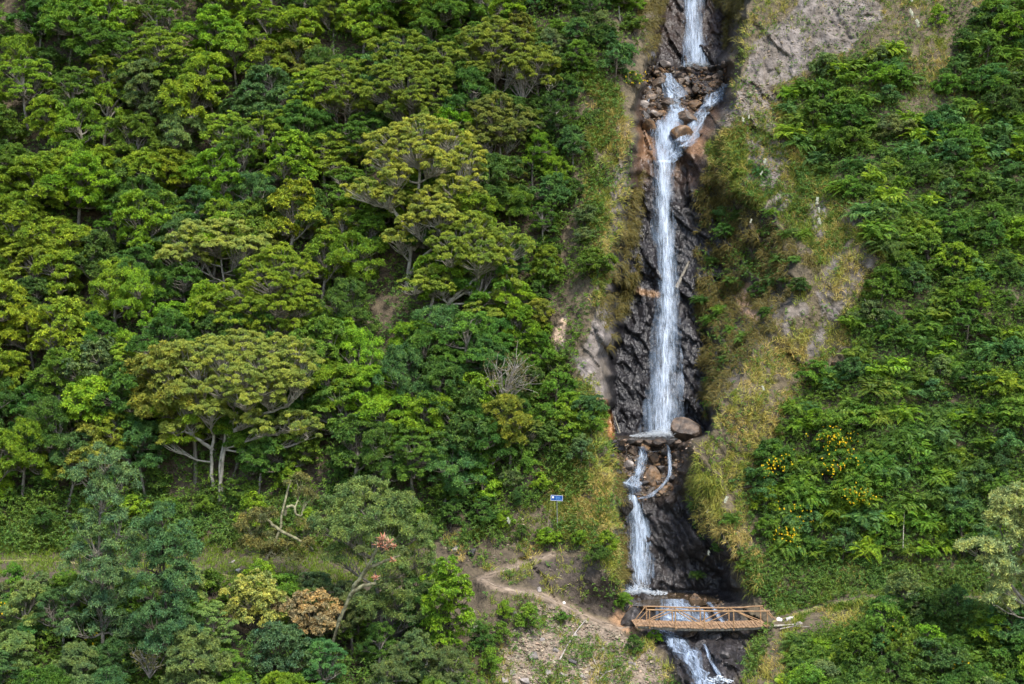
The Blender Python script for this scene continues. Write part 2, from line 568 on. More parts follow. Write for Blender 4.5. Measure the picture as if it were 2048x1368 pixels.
ROCKP = [[(1470, 150), (1560, 40), (1620, -10), (1700, -60), (1770, 20), (1700, 95), (1580, 160), (1520, 190)],
         [(1488, 280), (1530, 205), (1570, 250), (1582, 330), (1530, 395), (1500, 365)],
         [(1450, 190), (1530, 150), (1560, 200), (1500, 250), (1430, 260)],
         [(1610, 415), (1648, 395), (1662, 465), (1632, 490)],
         [(1500, 430), (1560, 380), (1590, 400), (1520, 470)],
         [(1470, 590), (1498, 555), (1508, 640), (1480, 680)],
         [(1695, 430), (1730, 405), (1725, 450), (1700, 470)],
         [(1640, 590), (1668, 560), (1662, 610), (1640, 640)],
         [(1150, 720), (1210, 600), (1232, 640), (1225, 800), (1215, 830)],
         [(1108, 650), (1130, 630), (1125, 700), (1105, 710)]]
STRIPS = [([(1235, 350), (1238, 430), (1225, 540), (1216, 640)], 17), ([(1745, 520), (1690, 590), (1625, 705)], 13), ([(1605, 610), (1570, 655)], 9),
          ([(1655, 545), (1700, 490)], 10), ([(1222, 640), (1228, 740), (1235, 830)], 18)]
SCREE = [(985, 1350), (1030, 1260), (1060, 1205), (1120, 1212), (1170, 1232), (1245, 1262), (1300, 1300), (1345, 1368), (1380, 1520), (960, 1520)]
BANK = [(1040, 1140), (1110, 1112), (1180, 1125), (1235, 1180), (1250, 1240), (1190, 1222), (1130, 1195), (1060, 1180)]
SIGNSOIL = [(1085, 1020), (1120, 985), (1150, 1040), (1150, 1075), (1100, 1085)]

# ------------------------------------------------------------------ hillside mesh
us = np.unique(np.concatenate([np.arange(-900, -100, 50), np.arange(-100, 1080, 6), np.arange(1080, 1600, 2.6), np.arange(1600, 2140, 5), np.arange(2140, 2701, 50)]))
vs = np.unique(np.concatenate([np.arange(-700, -60, 40), np.arange(-60, 1420, 3.0), np.arange(1420, 2001, 20)]))
UU, VV = np.meshgrid(us, vs)
DD = depth(UU, VV)
PP = P(UU, VV, DD)
nu, nv = len(us), len(vs)


def color_ground(u, v):
    x, z = u / 30.0, v / 30.0
    wu, wv = u + 22 * fbm(x / 1.5, z / 1.5, 2.2, 3), v + 22 * fbm(x / 1.5, z / 1.5, 8.2, 3)
    soil = np.array([.075, .058, .036])
    dry = np.array([.105, .083, .050])
    t = np.clip(.5 + .8 * fbm(x / 2, z / 2, 4.4, 3), 0, 1)
    open_ = sstep(1060, 1190, wu) * 1.0
    c = soil + (dry - soil) * (open_ * (.35 + .65 * t))[..., None]
    c[...] = c
    def put(mask, col, k=1.0):
        nonlocal c
        mk = (np.asarray(mask, float) * k)[..., None]
        c = c * (1 - mk) + np.asarray(col) * mk
    veined = np.clip(.5 + .7 * fbm(x * 1.5 + z, z * 2.5, 3.1, 3), 0, 1)
    grey = np.array([.075, .063, .055]) + np.array([.145, .127, .116]) * veined[..., None]
    mk = np.zeros(u.shape)
    for p in ROCKP:
        mk = np.maximum(mk, inside(p, wu, wv))
    for p, w in STRIPS:
        mk = np.maximum(mk, 1 - sstep(w * .7, w * 1.2, strip_dist(p, wu, wv)))
    mk = mk * np.clip(.8 + .9 * fbm(x * .9, z * .9, 6.6, 3), .15, 1)
    c = c * (1 - mk[..., None]) + grey * mk[..., None]
    put(inside(SCREE, wu, wv), [.185, .145, .108])
    put(inside(BANK, wu, wv), [.058, .045, .034])
    put(inside(SIGNSOIL, wu, wv), [.21, .165, .13])
    g = gully(u, v)
    wet = sstep(.35, .75, g + .25 * fbm(x / 1.3, z / 1.3, 9.4, 3))
    wet = np.maximum(wet, (u > 1200) * (u < 1460) * (v > 1000) * (v < 1200) * sstep(.1, .3, g))
    W = np.array([.009, .009, .011]) + np.array([.014, .012, .012]) * veined[..., None]
    br = np.exp(-((v - 40) / 90.0) ** 2) * .9
    W = W * (1 - br[..., None]) + np.array([.032, .021, .015]) * br[..., None]
    orr = np.exp(-((v - 285) / 62.0) ** 2) * np.clip(.55 + .9 * fbm(x, z, 1.1, 3), 0, 1)
    W = W * (1 - orr[..., None]) + np.array([.22, .125, .068]) * orr[..., None]
    b2 = sstep(868, 880, v) * (1 - sstep(980, 1030, v)) * .8
    W = W * (1 - b2[..., None]) + np.array([.06, .045, .034]) * b2[..., None]
    b3 = sstep(985, 1040, v) * .85
    W = W * (1 - b3[..., None]) + (np.array([.014, .013, .014]) + np.array([.042, .036, .033]) * veined[..., None]) * b3[..., None]
    c = c * (1 - wet[..., None]) + W * wet[..., None]
    wl = (u > 1395) * (v > 320) * (v < 870) * sstep(.01, .06, g) * (1 - wet)
    WC = np.array([.050, .040, .028]) + np.array([.11, .095, .08]) * np.clip(1.2 * fbm(x * .7, z * .45, 12.4, 3), 0, 1)[..., None]
    c = c * (1 - wl[..., None]) + WC * wl[..., None]
    for pl in (PATH_MAIN, PATH_UP, [(1120, 1312), (1200, 1330), (1270, 1350), (1330, 1366)]):
        put((1 - sstep(2, 11, strip_dist(pl, wu * .35 + u * .65, wv * .35 + v * .65))), [.20, .15, .105], .85)
    # iron-stained seeps
    put(1 - sstep(3, 11, strip_dist([(1208, 805), (1214, 830), (1222, 868)], wu * .3 + u * .7, v)), [.26, .125, .045])
    put(1 - sstep(3, 9, strip_dist([(1258, 578), (1290, 585), (1312, 588)], wu * .4 + u * .6, wv * .3 + v * .7)), [.26, .16, .09])
    put((1 - sstep(5, 16, strip_dist([(1490, 575), (1487, 610), (1498, 632)], wu, wv))), [.34, .22, .14])
    put((1 - sstep(6, 14, strip_dist([(1120, 650), (1110, 685)], wu, wv))), [.36, .26, .18])
    put((1 - sstep(8, 22, strip_dist([(1235, 1235), (1262, 1245)], wu, wv))), [.30, .175, .095], .8)
    return np.clip(c, 0.004, .8), wet


mbh = MB()
ii = (np.arange(nv - 1)[:, None] * nu + np.arange(nu - 1)[None]).reshape(-1)
mbh.add(PP.reshape(-1, 3), np.stack([ii, ii + nu, ii + nu + 1, ii + 1], -1))


def hill_material():
    m, nt, out = new_mat("hillside_ground")
    at = N(nt, "ShaderNodeAttribute", attribute_name="surface_colour")
    wt = N(nt, "ShaderNodeAttribute", attribute_name="wetness")
    tc = N(nt, "ShaderNodeTexCoord")
    n1 = N(nt, "ShaderNodeTexNoise", i_Scale=2.2, i_Detail=8.0, i_Roughness=.68)
    n2 = N(nt, "ShaderNodeTexVoronoi", i_Scale=3.4, feature='F1')
    nw = N(nt, "ShaderNodeTexNoise", i_Scale=1.5, i_Detail=3.0)
    vm = N(nt, "ShaderNodeVectorMath", operation='MULTIPLY_ADD')
    vm.inputs[1].default_value = (1.2, 1.2, 1.2)
    nt.links.new(tc.outputs["Object"], nw.inputs["Vector"])
    nt.links.new(nw.outputs["Color"], vm.inputs[0])
    mp = N(nt, "ShaderNodeMapping")
    mp.inputs["Rotation"].default_value = (0, .6, 0)
    mp.inputs["Scale"].default_value = (1.25, 1, .8)
    nt.links.new(tc.outputs["Object"], n1.inputs["Vector"])
    nt.links.new(tc.outputs["Object"], mp.inputs[0])
    nt.links.new(mp.outputs[0], vm.inputs[2])
    nt.links.new(vm.outputs[0], n2.inputs["Vector"])
    mr = N(nt, "ShaderNodeMapRange", i_1=.3, i_2=.7, i_3=.42, i_4=1.6)
    nt.links.new(n1.outputs[0], mr.inputs[0])
    mu = N(nt, "ShaderNodeMix", data_type='RGBA', blend_type='MULTIPLY')
    mu.inputs[0].default_value = 1
    nt.links.new(at.outputs["Color"], mu.inputs[6])
    nt.links.new(mr.outputs[0], mu.inputs[7])
    b = N(nt, "ShaderNodeBsdfPrincipled")
    b.inputs["Specular IOR Level"].default_value = .36
    nt.links.new(mu.outputs[2], b.inputs["Base Color"])
    rr = N(nt, "ShaderNodeMapRange", i_3=.92, i_4=.30)
    nt.links.new(wt.outputs["Fac"], rr.inputs[0])
    nt.links.new(rr.outputs[0], b.inputs["Roughness"])
    ad = N(nt, "ShaderNodeMath", operation='ADD')
    nt.links.new(n1.outputs[0], ad.inputs[0])
    nt.links.new(n2.outputs["Distance"], ad.inputs[1])
    bp = N(nt, "ShaderNodeBump", i_Strength=.7, i_Distance=.12)
    nt.links.new(ad.outputs[0], bp.inputs["Height"])
    nt.links.new(bp.outputs[0], b.inputs["Normal"])
    nt.links.new(b.outputs[0], out.inputs[0])
    return m


hme = mbh.data("hillside", hill_material(), True)
cg, wet = color_ground(UU, VV)
ca = hme.attributes.new("surface_colour", 'FLOAT_COLOR', 'POINT')
ca.data.foreach_set("color", np.concatenate([cg, np.ones(cg.shape[:2] + (1,))], -1).astype(np.float32).ravel())
wa = hme.attributes.new("wetness", 'FLOAT', 'POINT')
wa.data.foreach_set("value", wet.astype(np.float32).ravel())
tag(link("hillside", hme), kind="structure")

# valley floor below and behind the viewpoint
mbv = MB()
gx = np.linspace(-260, 260, 27)
gy = np.linspace(-260, 70, 18)
GX, GY = np.meshgrid(gx, gy)
GZ = -29.5 + .6 * fbm(GX / 20, GY / 20, 1.0, 3)
k = (np.arange(17)[:, None] * 27 + np.arange(26)[None]).reshape(-1)
mbv.add(np.stack([GX, GY, GZ], -1), np.stack([k, k + 1, k + 28, k + 27], -1))
tag(mbv.build("valley_floor", noise_mat("valley_ground", (.06, .075, .025), (.12, .12, .05), .4, .95, .3)), kind="structure")

# ------------------------------------------------------------------ footpaths
def path_strip(name, pl, w, mat, up=.02, step=5.0):
    a = np.array(pl, float)
    seg = np.concatenate([[0], np.cumsum(np.hypot(*np.diff(a, axis=0).T))])
    s = np.arange(0, seg[-1], step)
    u, v = np.interp(s, seg, a[:, 0]), np.interp(s, seg, a[:, 1])
    k = 5
    off = np.linspace(-1, 1, k)
    ww = w * (1 + .45 * vnoise(s / 22, 0.5, 2.0) + .25 * vnoise(s / 7, 3.5, 2.0))
    sl = np.gradient(v) / np.maximum(np.abs(np.gradient(u)), .5)
    vv = v[:, None] + off[None] * ww[:, None] * np.sqrt(1 + sl ** 2)[:, None] * .7 + 2.2 * vnoise(s[:, None] / 11, off[None] * 3, 3)
    uu = np.repeat(u[:, None], k, 1)
    p = ground(uu, vv, up) + np.array([0, 0, up]) - np.array([0, 0, .07]) * (np.abs(off) ** 3)[None, :, None]
    mb = MB()
    n = len(s)
    q = (np.arange(n - 1)[:, None] * k + np.arange(k - 1)[None]).reshape(-1)
    mb.add(p, np.stack([q, q + 1, q + k + 1, q + k], -1))
    return tag(mb.build(name, mat, smooth=True), kind="structure")


path_strip("footpath", PATH_MAIN, 3.6, M['path'])
path_strip("footpath", PATH_UP, 2.8, M['path'])
mp_turf = noise_mat("grassy_path", (.13, .15, .03), (.24, .2, .09), 1.0, .95, .4)
path_strip("footpath", PATH_RIGHT, 4.0, mp_turf)
path_strip("footpath", [(-100, 1128), (60, 1118), (200, 1130), (340, 1142), (420, 1148), (480, 1152)], 4.0, mp_turf)
path_strip("footpath", [(1120, 1312), (1200, 1330), (1270, 1350), (1330, 1366)], 4.0, M['path'])

# ------------------------------------------------------------------ label engine: each plant or stone is told apart by look and neighbours
LAND_PLANT = {
    "the tall yellow flat-topped tree": (845, 320), "the olive umbrella tree": (960, 500), "the lower yellow flat-topped tree": (465, 740),
    "the blue sign": (1113, 996), "the footbridge": (1410, 1235), "the leaning mossy tree": (715, 1180), "the crooked tree": (560, 1070),
    "the bare grey bush": (1010, 750), "the footpath's hairpin bend": (965, 1160), "the grassy terrace": (180, 1110),
    "the top left corner": (0, 0), "the bottom left corner": (0, 1368), "the left edge's middle": (0, 684), "the top edge's middle": (1024, 0),
    "the pale twiggy bush": (1050, 165), "the scree": (1130, 1300), "the upper waterfall": (1390, 60), "the main waterfall": (1325, 600),
    "the dry grass ridge": (1590, 640), "the yellow-flowered shrubs": (1650, 940), "the silvery tree": (1985, 1090),
    "the top right corner": (2048, 0), "the right edge's middle": (2048, 684), "the bottom right corner": (2048, 1368),
    "the right-hand grassy path": (1740, 1200), "the bare rock slope": (1600, 60), "the lower waterfall": (1278, 1090),
    "the flat-topped yellow-green tree": (440, 490), "the layered olive tree": (560, 600), "the round grey-green tree": (740, 1040),
    "the upper boulder field": (1370, 180), "the pool's big boulder": (1374, 860),
}
LAND_STONE = {
    "the pool's big boulder": (1374, 862), "the cascade's orange boulder": (1300, 950), "the main waterfall's pool": (1300, 872),
    "the upper waterfall's foot": (1390, 130), "the right-hand rill": (1440, 195), "the boulder field's middle": (1372, 190),
    "the left rill": (1345, 175), "the main fall's lip": (1330, 240), "the gully's left wall": (1285, 190),
    "the footbridge": (1410, 1235), "the lower waterfall's foot": (1280, 1183), "the scree's top": (1130, 1235), "the footpath's bend": (965, 1160),
    "the blue sign": (1113, 996), "the grassy terrace": (470, 1140), "the scree's bottom edge": (1150, 1350), "the dry grass ridge": (1680, 720), "the bridge's right end": (1550, 1240),
}
PENDING = []


def rel(u, v, lm):
    dx, dy = u - lm[0], v - lm[1]
    r = math.hypot(dx, dy)
    a = math.degrees(math.atan2(-dy, dx)) % 360
    d = ["right of", "above right of", "above", "above left of", "left of", "below left of", "below", "below right of"][int((a + 22.5) // 45) % 8]
    return r, d


def dist_word(r, kind):
    if kind == 's':
        return "" if r < 18 else "slightly " if r < 45 else "further "
    return "just " if r < 75 else "slightly " if r < 150 else "well " if r < 260 else "far "


def later(o, u, v, adj, noun, cat, group, kind='p'):
    o["category"] = cat
    o["group"] = group
    PENDING.append((o, u, v, adj, noun, kind))


def finish_labels():
    groups = {}
    for rec in PENDING:
        o, u, v, adj, noun, kind = rec
        u, v = min(max(u, 6), 2042), min(max(v, 6), 1362)
        lms = LAND_STONE if kind == 's' else LAND_PLANT
        r, d, n = min(rel(u, v, p) + (n,) for n, p in lms.items())
        groups.setdefault(f"{adj} {noun} {dist_word(r, kind)}{d} {n}", []).append(rec)
    words = ["leftmost", "second", "third", "fourth", "fifth", "sixth", "seventh", "eighth", "ninth", "tenth", "eleventh", "twelfth", "thirteenth", "fourteenth", "fifteenth"]
    for L, recs in groups.items():
        recs.sort(key=lambda t: t[1])
        for q, t in enumerate(recs):
            w = "" if len(recs) == 1 else ", rightmost" if q == len(recs) - 1 else ", leftmost" if q == 0 else f", {words[q]} from left"
            if len((L + w).split()) > 16: w = w.replace(" from left", "")
            t[0]["label"] = L + w


# ------------------------------------------------------------------ trees and shrubs
def crown(mb, lobes, st):
    """fill lobes (cx,cy,cz,rx,ry,rz) with leafy sprays; returns spray centres and their lobe numbers"""
    S, I = [], []
    for q, l in enumerate(lobes):
        c, r = np.array(l[:3]), np.array(l[3:6])
        area = 4 * math.pi * ((r[0] * r[1]) ** 1.6 + (r[0] * r[2]) ** 1.6 + (r[1] * r[2]) ** 1.6) ** (1 / 1.6) / 3 ** (1 / 1.6)
        n = max(4, int(st['dens'] * area / (st['sr'] ** 2 * 3.0)))
        d = rand_dirs(n, st.get('zmin', -.35))
        S.append(c + d * r * U(.66, 1.06, (n, 1)))
        I.append(np.full(n, q))
    S, I = np.concatenate(S), np.concatenate(I)
    n, nr, sr = len(S), st['nros'], st['sr']
    L0 = np.array(lobes)
    out = unit((S - L0[I, :3]) / L0[I, 3:6] ** 2)
    size = sr * U(.6, 1.3, (n, 1, 1))
    d = rand_dirs(n * nr, -.25).reshape(n, nr, 3)
    d = unit(d + .55 * out[:, None] + np.array([0, 0, st.get('up', .35)]))
    p = S[:, None] + d * size * np.array([1, 1, st.get('flat', .7)]) * U(.55, 1.0, (n, nr, 1))
    rosettes(mb, p.reshape(-1, 3), d.reshape(-1, 3), st['k'], st['L'], st['W'], el=st.get('el', (.05, 1.0)))
    return S, I


def woodwork(mb, base_path, r0, lobes, S, I, twig=.02, fork=None, seed_bend=.25):
    """trunk along base_path, limbs to each lobe, twigs to each spray"""
    bp = np.asarray(base_path, float)
    tube(mb, bp, np.linspace(r0, r0 * .6, len(bp)), 7)
    top = bp[-1]
    for q, l in enumerate(lobes):
        c = np.array(l[:3]) - np.array([0, 0, l[5] * .35])
        a = bp[int(U(.62, 1) * (len(bp) - 1))] if len(bp) > 3 else top
        mid = (a + c) / 2 + U(-1, 1, 3) * seed_bend * np.linalg.norm(c - a) + np.array([0, 0, -.12 * np.linalg.norm(c - a)])
        pts = bez(a, mid, c, 7)
        tube(mb, pts, np.linspace(r0 * .5, r0 * .2, 7), 5)
        for s in S[I == q]:
            st = pts[int(U(2, 6.99))]
            m2 = (st + s) / 2 + U(-.15, .15, 3)
            tube(mb, bez(st, m2, s, 3), [r0 * .14 + twig * .5, twig, twig * .5], 3)


STY = {
    'broad': dict(dens=1.0, sr=.36, nros=18, k=8, L=.215, W=.06, up=.45, flat=.7),
    'broad2': dict(dens=1.0, sr=.34, nros=16, k=6, L=.19, W=.075, up=.5, flat=.75),
    'fine': dict(dens=1.0, sr=.40, nros=30, k=7, L=.115, W=.05, up=.5, flat=.55),
    'bush': dict(dens=1.0, sr=.32, nros=15, k=7, L=.15, W=.062, up=.3, flat=.8),
    'drape': dict(dens=.9, sr=.42, nros=16, k=8, L=.20, W=.05, up=.15, flat=.9, el=(-.5, .7)),
    'umbrella': dict(dens=.95, sr=.33, nros=34, k=7, L=.115, W=.045, up=.5, flat=.8, zmin=-.3),
    'silver': dict(dens=.9, sr=.40, nros=18, k=8, L=.24, W=.06, up=.25, flat=.8),
}


def make_proto(name, style, H, R, nl, trunk=True, squash=.62, barkm='bark', base_z=.38):
    """one random tree: lobes spread through an egg-shaped crown"""
    lobes = []
    for q in range(nl):
        t = (q + .5) / nl
        z = H * (base_z + (1 - base_z) * t * .88)
        rr = R * math.sqrt(max(.08, 1 - (2 * t - .75) ** 2 * .85)) * U(.45, .8)
        if q == nl - 1: rr *= .3
        an = q * 2.4 + U(-.5, .5)
        lr = R * U(.38, .6)
        lobes.append((rr * math.cos(an), rr * math.sin(an), z, lr, lr * U(.8, 1.1), lr * squash * U(.8, 1.2)))
    mb, wb = MB(), MB()
    S, I = crown(mb, lobes, STY[style])
    b = U(-.25, .25, 2)
    path = bez((0, 0, -.8), (b[0] * 2, b[1] * 2, H * .3), (b[0], b[1], H * .72), 8)
    woodwork(wb, path, .035 * H * .55 + .03, lobes, S, I, twig=.016)
    lm = M['leaf_fine'] if style in ('fine', 'umbrella') else M['leaf']
    return wb.data(name + "_trunk", M[barkm], True), mb.data(name + "_crown", lm)


PRO = {}
for kind, args in {
    'broad': [('broad', 6.2, 2.2, 9), ('broad', 5.4, 2.0, 8), ('broad', 6.8, 2.3, 11), ('broad', 5.0, 2.2, 8), ('broad', 6.0, 1.8, 9), ('broad2', 5.8, 2.1, 10), ('broad2', 6.4, 1.9, 11), ('broad2', 5.0, 2.0, 9)],
    'fine': [('fine', 5.6, 2.1, 9), ('fine', 4.8, 2.2, 8), ('fine', 6.2, 2.0, 10)],
    'drape': [('drape', 5.6, 1.9, 9), ('drape', 4.8, 1.8, 8), ('drape', 6.2, 1.7, 10)],
    'bush': [('bush', 2.5, 1.25, 7), ('bush', 2.1, 1.35, 6), ('bush', 2.9, 1.15, 8), ('bush', 2.3, 1.5, 8)],
}.items():
    PRO[kind] = [make_proto(kind, *a, barkm='bark' if kind != 'bush' else 'bark_dark', base_z=.36 if kind != 'bush' else .2) for a in args]


def fern_proto(nf, L, npin=13):
    mb = MB()
    for q in range(nf):
        an = U(0, 6.28)
        el = U(.25, 1.25)
        ln = L * U(.65, 1.15)
        d = np.array([math.cos(an) * math.cos(el), math.sin(an) * math.cos(el), math.sin(el)])
        s = np.linspace(0, 1, npin)
        pts = d[None] * (s * ln)[:, None] + np.array([0, 0, -1.0]) * ((s ** 2) * ln * U(.45, .8))[:, None]
        pts += np.array([U(-.6, .6), U(-.5, .5), U(-.2, .35)])
        t = unit(np.gradient(pts, axis=0))
        side = unit(np.cross(t, [0, 0, 1.0]))
        nr = np.cross(side, t)
        w = ln * .20 * np.sin(np.pi * np.clip(s * .85 + .13, 0, 1)) + .02
        for sg in (-1, 1):
            ax = unit(side * sg + t * .45 - nr * .15)
            leaves(mb, pts[1:], ax[1:], nr[1:], w[1:] * U(.8, 1.15, npin - 1), ln / npin * .8)
        wd = np.full(npin, .012)
    return mb


FERN = []
for q in range(5):
    FERN.append(fern_proto(int(U(75, 95)), U(.85, 1.15), 15).data("fern_fronds", M['fern']))


GROUPS = {}


def plant(kind, u, v, s=1.0, color=(.06, .12, .02), adj="", noun="", cat="tree", group="", pick=None, off=.1, sz=1.0, tilt=None, lean=.12):
    """one tree or bush standing on the hillside under pixel (u, v); its parts share mesh data with its prototype"""
    p = ground(u, v, off)
    tr, cr = PRO[kind][int(rng.integers(len(PRO[kind]))) if pick is None else pick]
    H = {'broad': 5.8, 'fine': 5.4, 'drape': 5.5, 'bush': 2.4}[kind] * s
    name = {'broad': 'broadleaf_tree', 'fine': 'small_leaved_tree', 'drape': 'drooping_tree', 'bush': 'leafy_shrub'}[kind]
    root = empty(name, p)
    n = ground_n(u, v)
    root.rotation_euler = (-float(n[1]) * lean * 1.5 + U(-.06, .06), U(-.08, .08), U(0, 6.28))
    root.rotation_mode = 'ZYX' if False else 'XYZ'
    root.scale = (s * U(.9, 1.12), s * U(.9, 1.12), s * sz * U(.9, 1.12))
    t = link('trunk' if kind != 'bush' else 'stem', tr, root)
    c = link('crown' if kind != 'bush' else 'foliage', cr, root)
    c.color = (*color, 1)
    pix = FPX / float(p[1])
    later(root, u, v - H * .62 * pix, adj, noun, cat, group)
    return root


def jit(c, k=.18):
    a = np.array(c) * (1 + U(-k, k)) * (1 + U(-k * .5, k * .5, 3))
    return tuple(np.clip(a, .004, .6))


PAL = {  # name -> albedo
    'yellow-green': (.215, .30, .032), 'bright green': (.175, .29, .028), 'mid-green': (.12, .215, .034), 'dark green': (.075, .155, .036),
    'blue-green': (.085, .18, .066), 'olive': (.185, .225, .045), 'grey-green': (.14, .20, .09), 'pale green': (.19, .26, .10),
}


def poisson(poly, r, tries, mask=None, existing=None):
    a = np.array(poly, float)
    lo, hi = a.min(0), a.max(0)
    pts = [] if existing is None else list(existing)
    n0 = len(pts)
    for q in range(tries):
        u, v = U(lo[0], hi[0]), U(lo[1], hi[1])
        if not inside(poly, u, v):
            continue
        rr = r(u, v) if callable(r) else r
        if all((u - x) ** 2 + ((v - y) * 1.1) ** 2 > rr * rr for x, y in pts):
            pts.append((u, v))
    return pts[n0:]


# ---- hand-shaped trees -------------------------------------------------------
HERO_BASES = []


def hero(name, label, cat, base, D0, stems, lobes, style, color, bark='bark', r0=.16, extra=None, group=None, drop=.25, leafm=None, twig=.016):
    """a tree drawn lobe by lobe: base and lobes are (u, v) sight lines at depth D0 + dz"""
    D0 = float(depth(base[0], base[1])) - .15
    pix = FPX / D0
    b = P(base[0], base[1], D0)
    root = empty(name, b)
    LB = []
    for (u, v, ru, rv, dz) in lobes:
        c = P(u, v, D0 + dz) - b
        LB.append((c[0] + U(-.2, .2), c[1] + U(-.5, .5), c[2] + U(-.15, .15), ru / pix * U(.8, 1.05), max(ru / pix * .75, .6), rv / pix * (1.3 if style == 'umbrella' else 1.1)))
    mb, wb = MB(), MB()
    S, I = crown(mb, LB, STY[style])
    paths = []
    for st in stems:
        pts = np.array([P(u, v, D0 + dz) - b for (u, v, dz) in st])
        if abs(st[0][1] - base[1]) < 60: pts = np.concatenate([[pts[0] + np.array([0, .25, -.6])], pts])
        tt = np.linspace(0, 1, len(pts))
        t2 = np.linspace(0, 1, 14)
        pts = np.stack([np.interp(t2, tt, pts[:, q]) for q in range(3)], -1)
        pts[1:-1] = (pts[:-2] + pts[1:-1] * 2 + pts[2:]) / 4 + U(-.05, .05, (12, 3))
        paths.append(pts)
        tube(wb, pts, np.linspace(r0, r0 * .55, 14), 7)
    tops = [p[-1] for p in paths]
    allp = np.concatenate([p[5:] for p in paths])
    for q, l in enumerate(LB):
        c = np.array(l[:3]) - np.array([0, 0, l[5] * .5])
        cand = allp[allp[:, 2] < c[2] + .3]
        if len(cand) == 0: cand = allp
        a = cand[np.argmin(np.linalg.norm(cand - c, axis=1) + .6 * np.abs(cand[:, 2] - (c[2] - 1.2)))]
        ln = np.linalg.norm(c - a)
        mid = (a + c) / 2 + U(-1, 1, 3) * .14 * ln + np.array([0, 0, -drop * .4 * ln])
        pts = bez(a, mid, c, 9)
        pts[2:-1] += U(-.07, .07, (6, 3))
        tube(wb, pts, np.linspace(r0 * .55, r0 * .22, 9), 5)
        for s in S[I == q]:
            st = pts[int(U(3, 8.99))]
            m2 = (st + s) / 2 + U(-.2, .2, 3) + np.array([0, 0, -.1])
            tube(wb, bez(st, m2, s, 4), np.linspace(r0 * .17 + twig * .3, twig * .5, 4), 3)
    wb.build('trunk', M[bark], root, True)
    c = mb.build('crown', leafm or (M['leaf_fine'] if style in ('umbrella', 'fine') else M['leaf']), root)
    c.color = (*color, 1)
    tag(root, label, cat, group)
    HERO_BASES.append(base)
    return root


YEL, OLV = (.345, .365, .075), (.25, .31, .05)
hero('umbrella_tree', 'tall yellow-olive flat-topped tree with tiered crown and pale forked limbs, left of the main waterfall', 'tree', (812, 580), 103.0,
     [[(812, 580, 0), (820, 520, 0), (826, 450, 0), (838, 380, 0), (842, 320, 0)], [(822, 505, 0), (800, 440, -.5), (775, 400, -.5)], [(826, 500, 0), (870, 440, -.3), (905, 400, -.5)], [(812, 560, 0), (850, 505, -.4), (905, 480, -.6)]],
     [(780, 285, 52, 26, 0), (845, 265, 62, 22, .5), (905, 285, 48, 24, 0), (760, 318, 42, 20, -.8), (830, 305, 55, 26, -1.2), (935, 325, 38, 24, -.6), (955, 355, 26, 18, -.8), (880, 330, 45, 20, -1.6),
      (795, 358, 42, 20, -1.4), (730, 388, 42, 22, -1.2), (775, 405, 36, 18, -1.8), (905, 385, 44, 22, -1.2), (945, 388, 32, 16, -.6), (860, 412, 48, 26, -2.0), (880, 440, 46, 24, -2.2), (830, 452, 40, 22, -2), (795, 476, 32, 20, -1.6), (925, 420, 28, 16, -1.2)],
     'umbrella', YEL, 'bark_pale', .17)
hero('umbrella_tree', 'olive-green umbrella tree with long bare limbs, lower right of the tall yellow flat-topped one', 'tree', (850, 675), 99.5,
     [[(850, 675, 0), (868, 630, 0), (905, 600, 0), (950, 570, 0)], [(858, 655, 0), (862, 610, 0), (872, 565, 0), (905, 530, 0)], [(895, 606, 0), (930, 575, -.3), (975, 540, -.3)], [(868, 590, 0), (840, 585, -.4), (825, 580, -.6)], [(930, 585, 0), (985, 588, -.3), (1005, 580, -.4)]],
     [(950, 458, 50, 24, .4), (905, 485, 48, 22, 0), (1000, 480, 48, 22, .2), (960, 495, 56, 24, -1), (1035, 505, 30, 20, 0), (905, 512, 44, 18, -1), (1000, 520, 40, 18, -1), (955, 530, 46, 16, -1.4), (862, 560, 40, 16, -.6), (830, 578, 30, 16, -.8), (885, 580, 32, 14, -1.2),
      (1020, 580, 30, 26, -.4), (1000, 600, 26, 16, -.6), (955, 632, 36, 20, -1.6), (985, 640, 22, 14, -1.4), (930, 645, 20, 14, -1.6)],
     'umbrella', OLV, 'bark_pale', .15)
hero('umbrella_tree', 'broad yellow-brown flat-topped tree on three slender pale stems at lower left', 'tree', (440, 1000), 93.5,
     [[(440, 1000, 0), (442, 950, 0), (448, 900, 0), (465, 860, 0), (472, 800, 0)], [(424, 955, 0), (424, 900, 0), (428, 858, 0), (420, 820, 0)], [(442, 975, 0), (438, 930, .2), (450, 880, .2), (452, 850, 0), (500, 800, 0)], [(425, 900, 0), (400, 880, -.4), (370, 862, -.6)], [(455, 870, 0), (520, 830, -.4), (570, 815, -.5)]],
     [(480, 690, 56, 22, .5), (420, 700, 46, 22, .4), (545, 700, 46, 24, .4), (365, 715, 40, 22, 0), (595, 712, 38, 26, 0), (320, 730, 34, 24, -.4), (450, 725, 54, 22, -1), (525, 730, 52, 22, -1), (390, 745, 44, 20, -1.2), (485, 755, 48, 20, -1.8), (605, 735, 32, 22, -.8), (570, 755, 40, 18, -1.4),
      (335, 755, 28, 14, -1), (440, 775, 44, 18, -2), (520, 778, 46, 18, -2), (605, 775, 30, 18, -1), (370, 785, 36, 16, -1.4), (480, 800, 40, 16, -2.2), (380, 812, 36, 18, -1.6), (425, 825, 34, 16, -2), (545, 800, 34, 14, -1.6), (500, 845, 38, 16, -1.8), (525, 862, 24, 14, -1.6),
      (345, 865, 30, 14, -1), (385, 855, 28, 12, -1.4), (330, 885, 18, 12, -1), (590, 850, 42, 18, -.8), (620, 870, 30, 14, -.8)],
     'umbrella', (.295, .335, .08), 'bark_pale', .14)
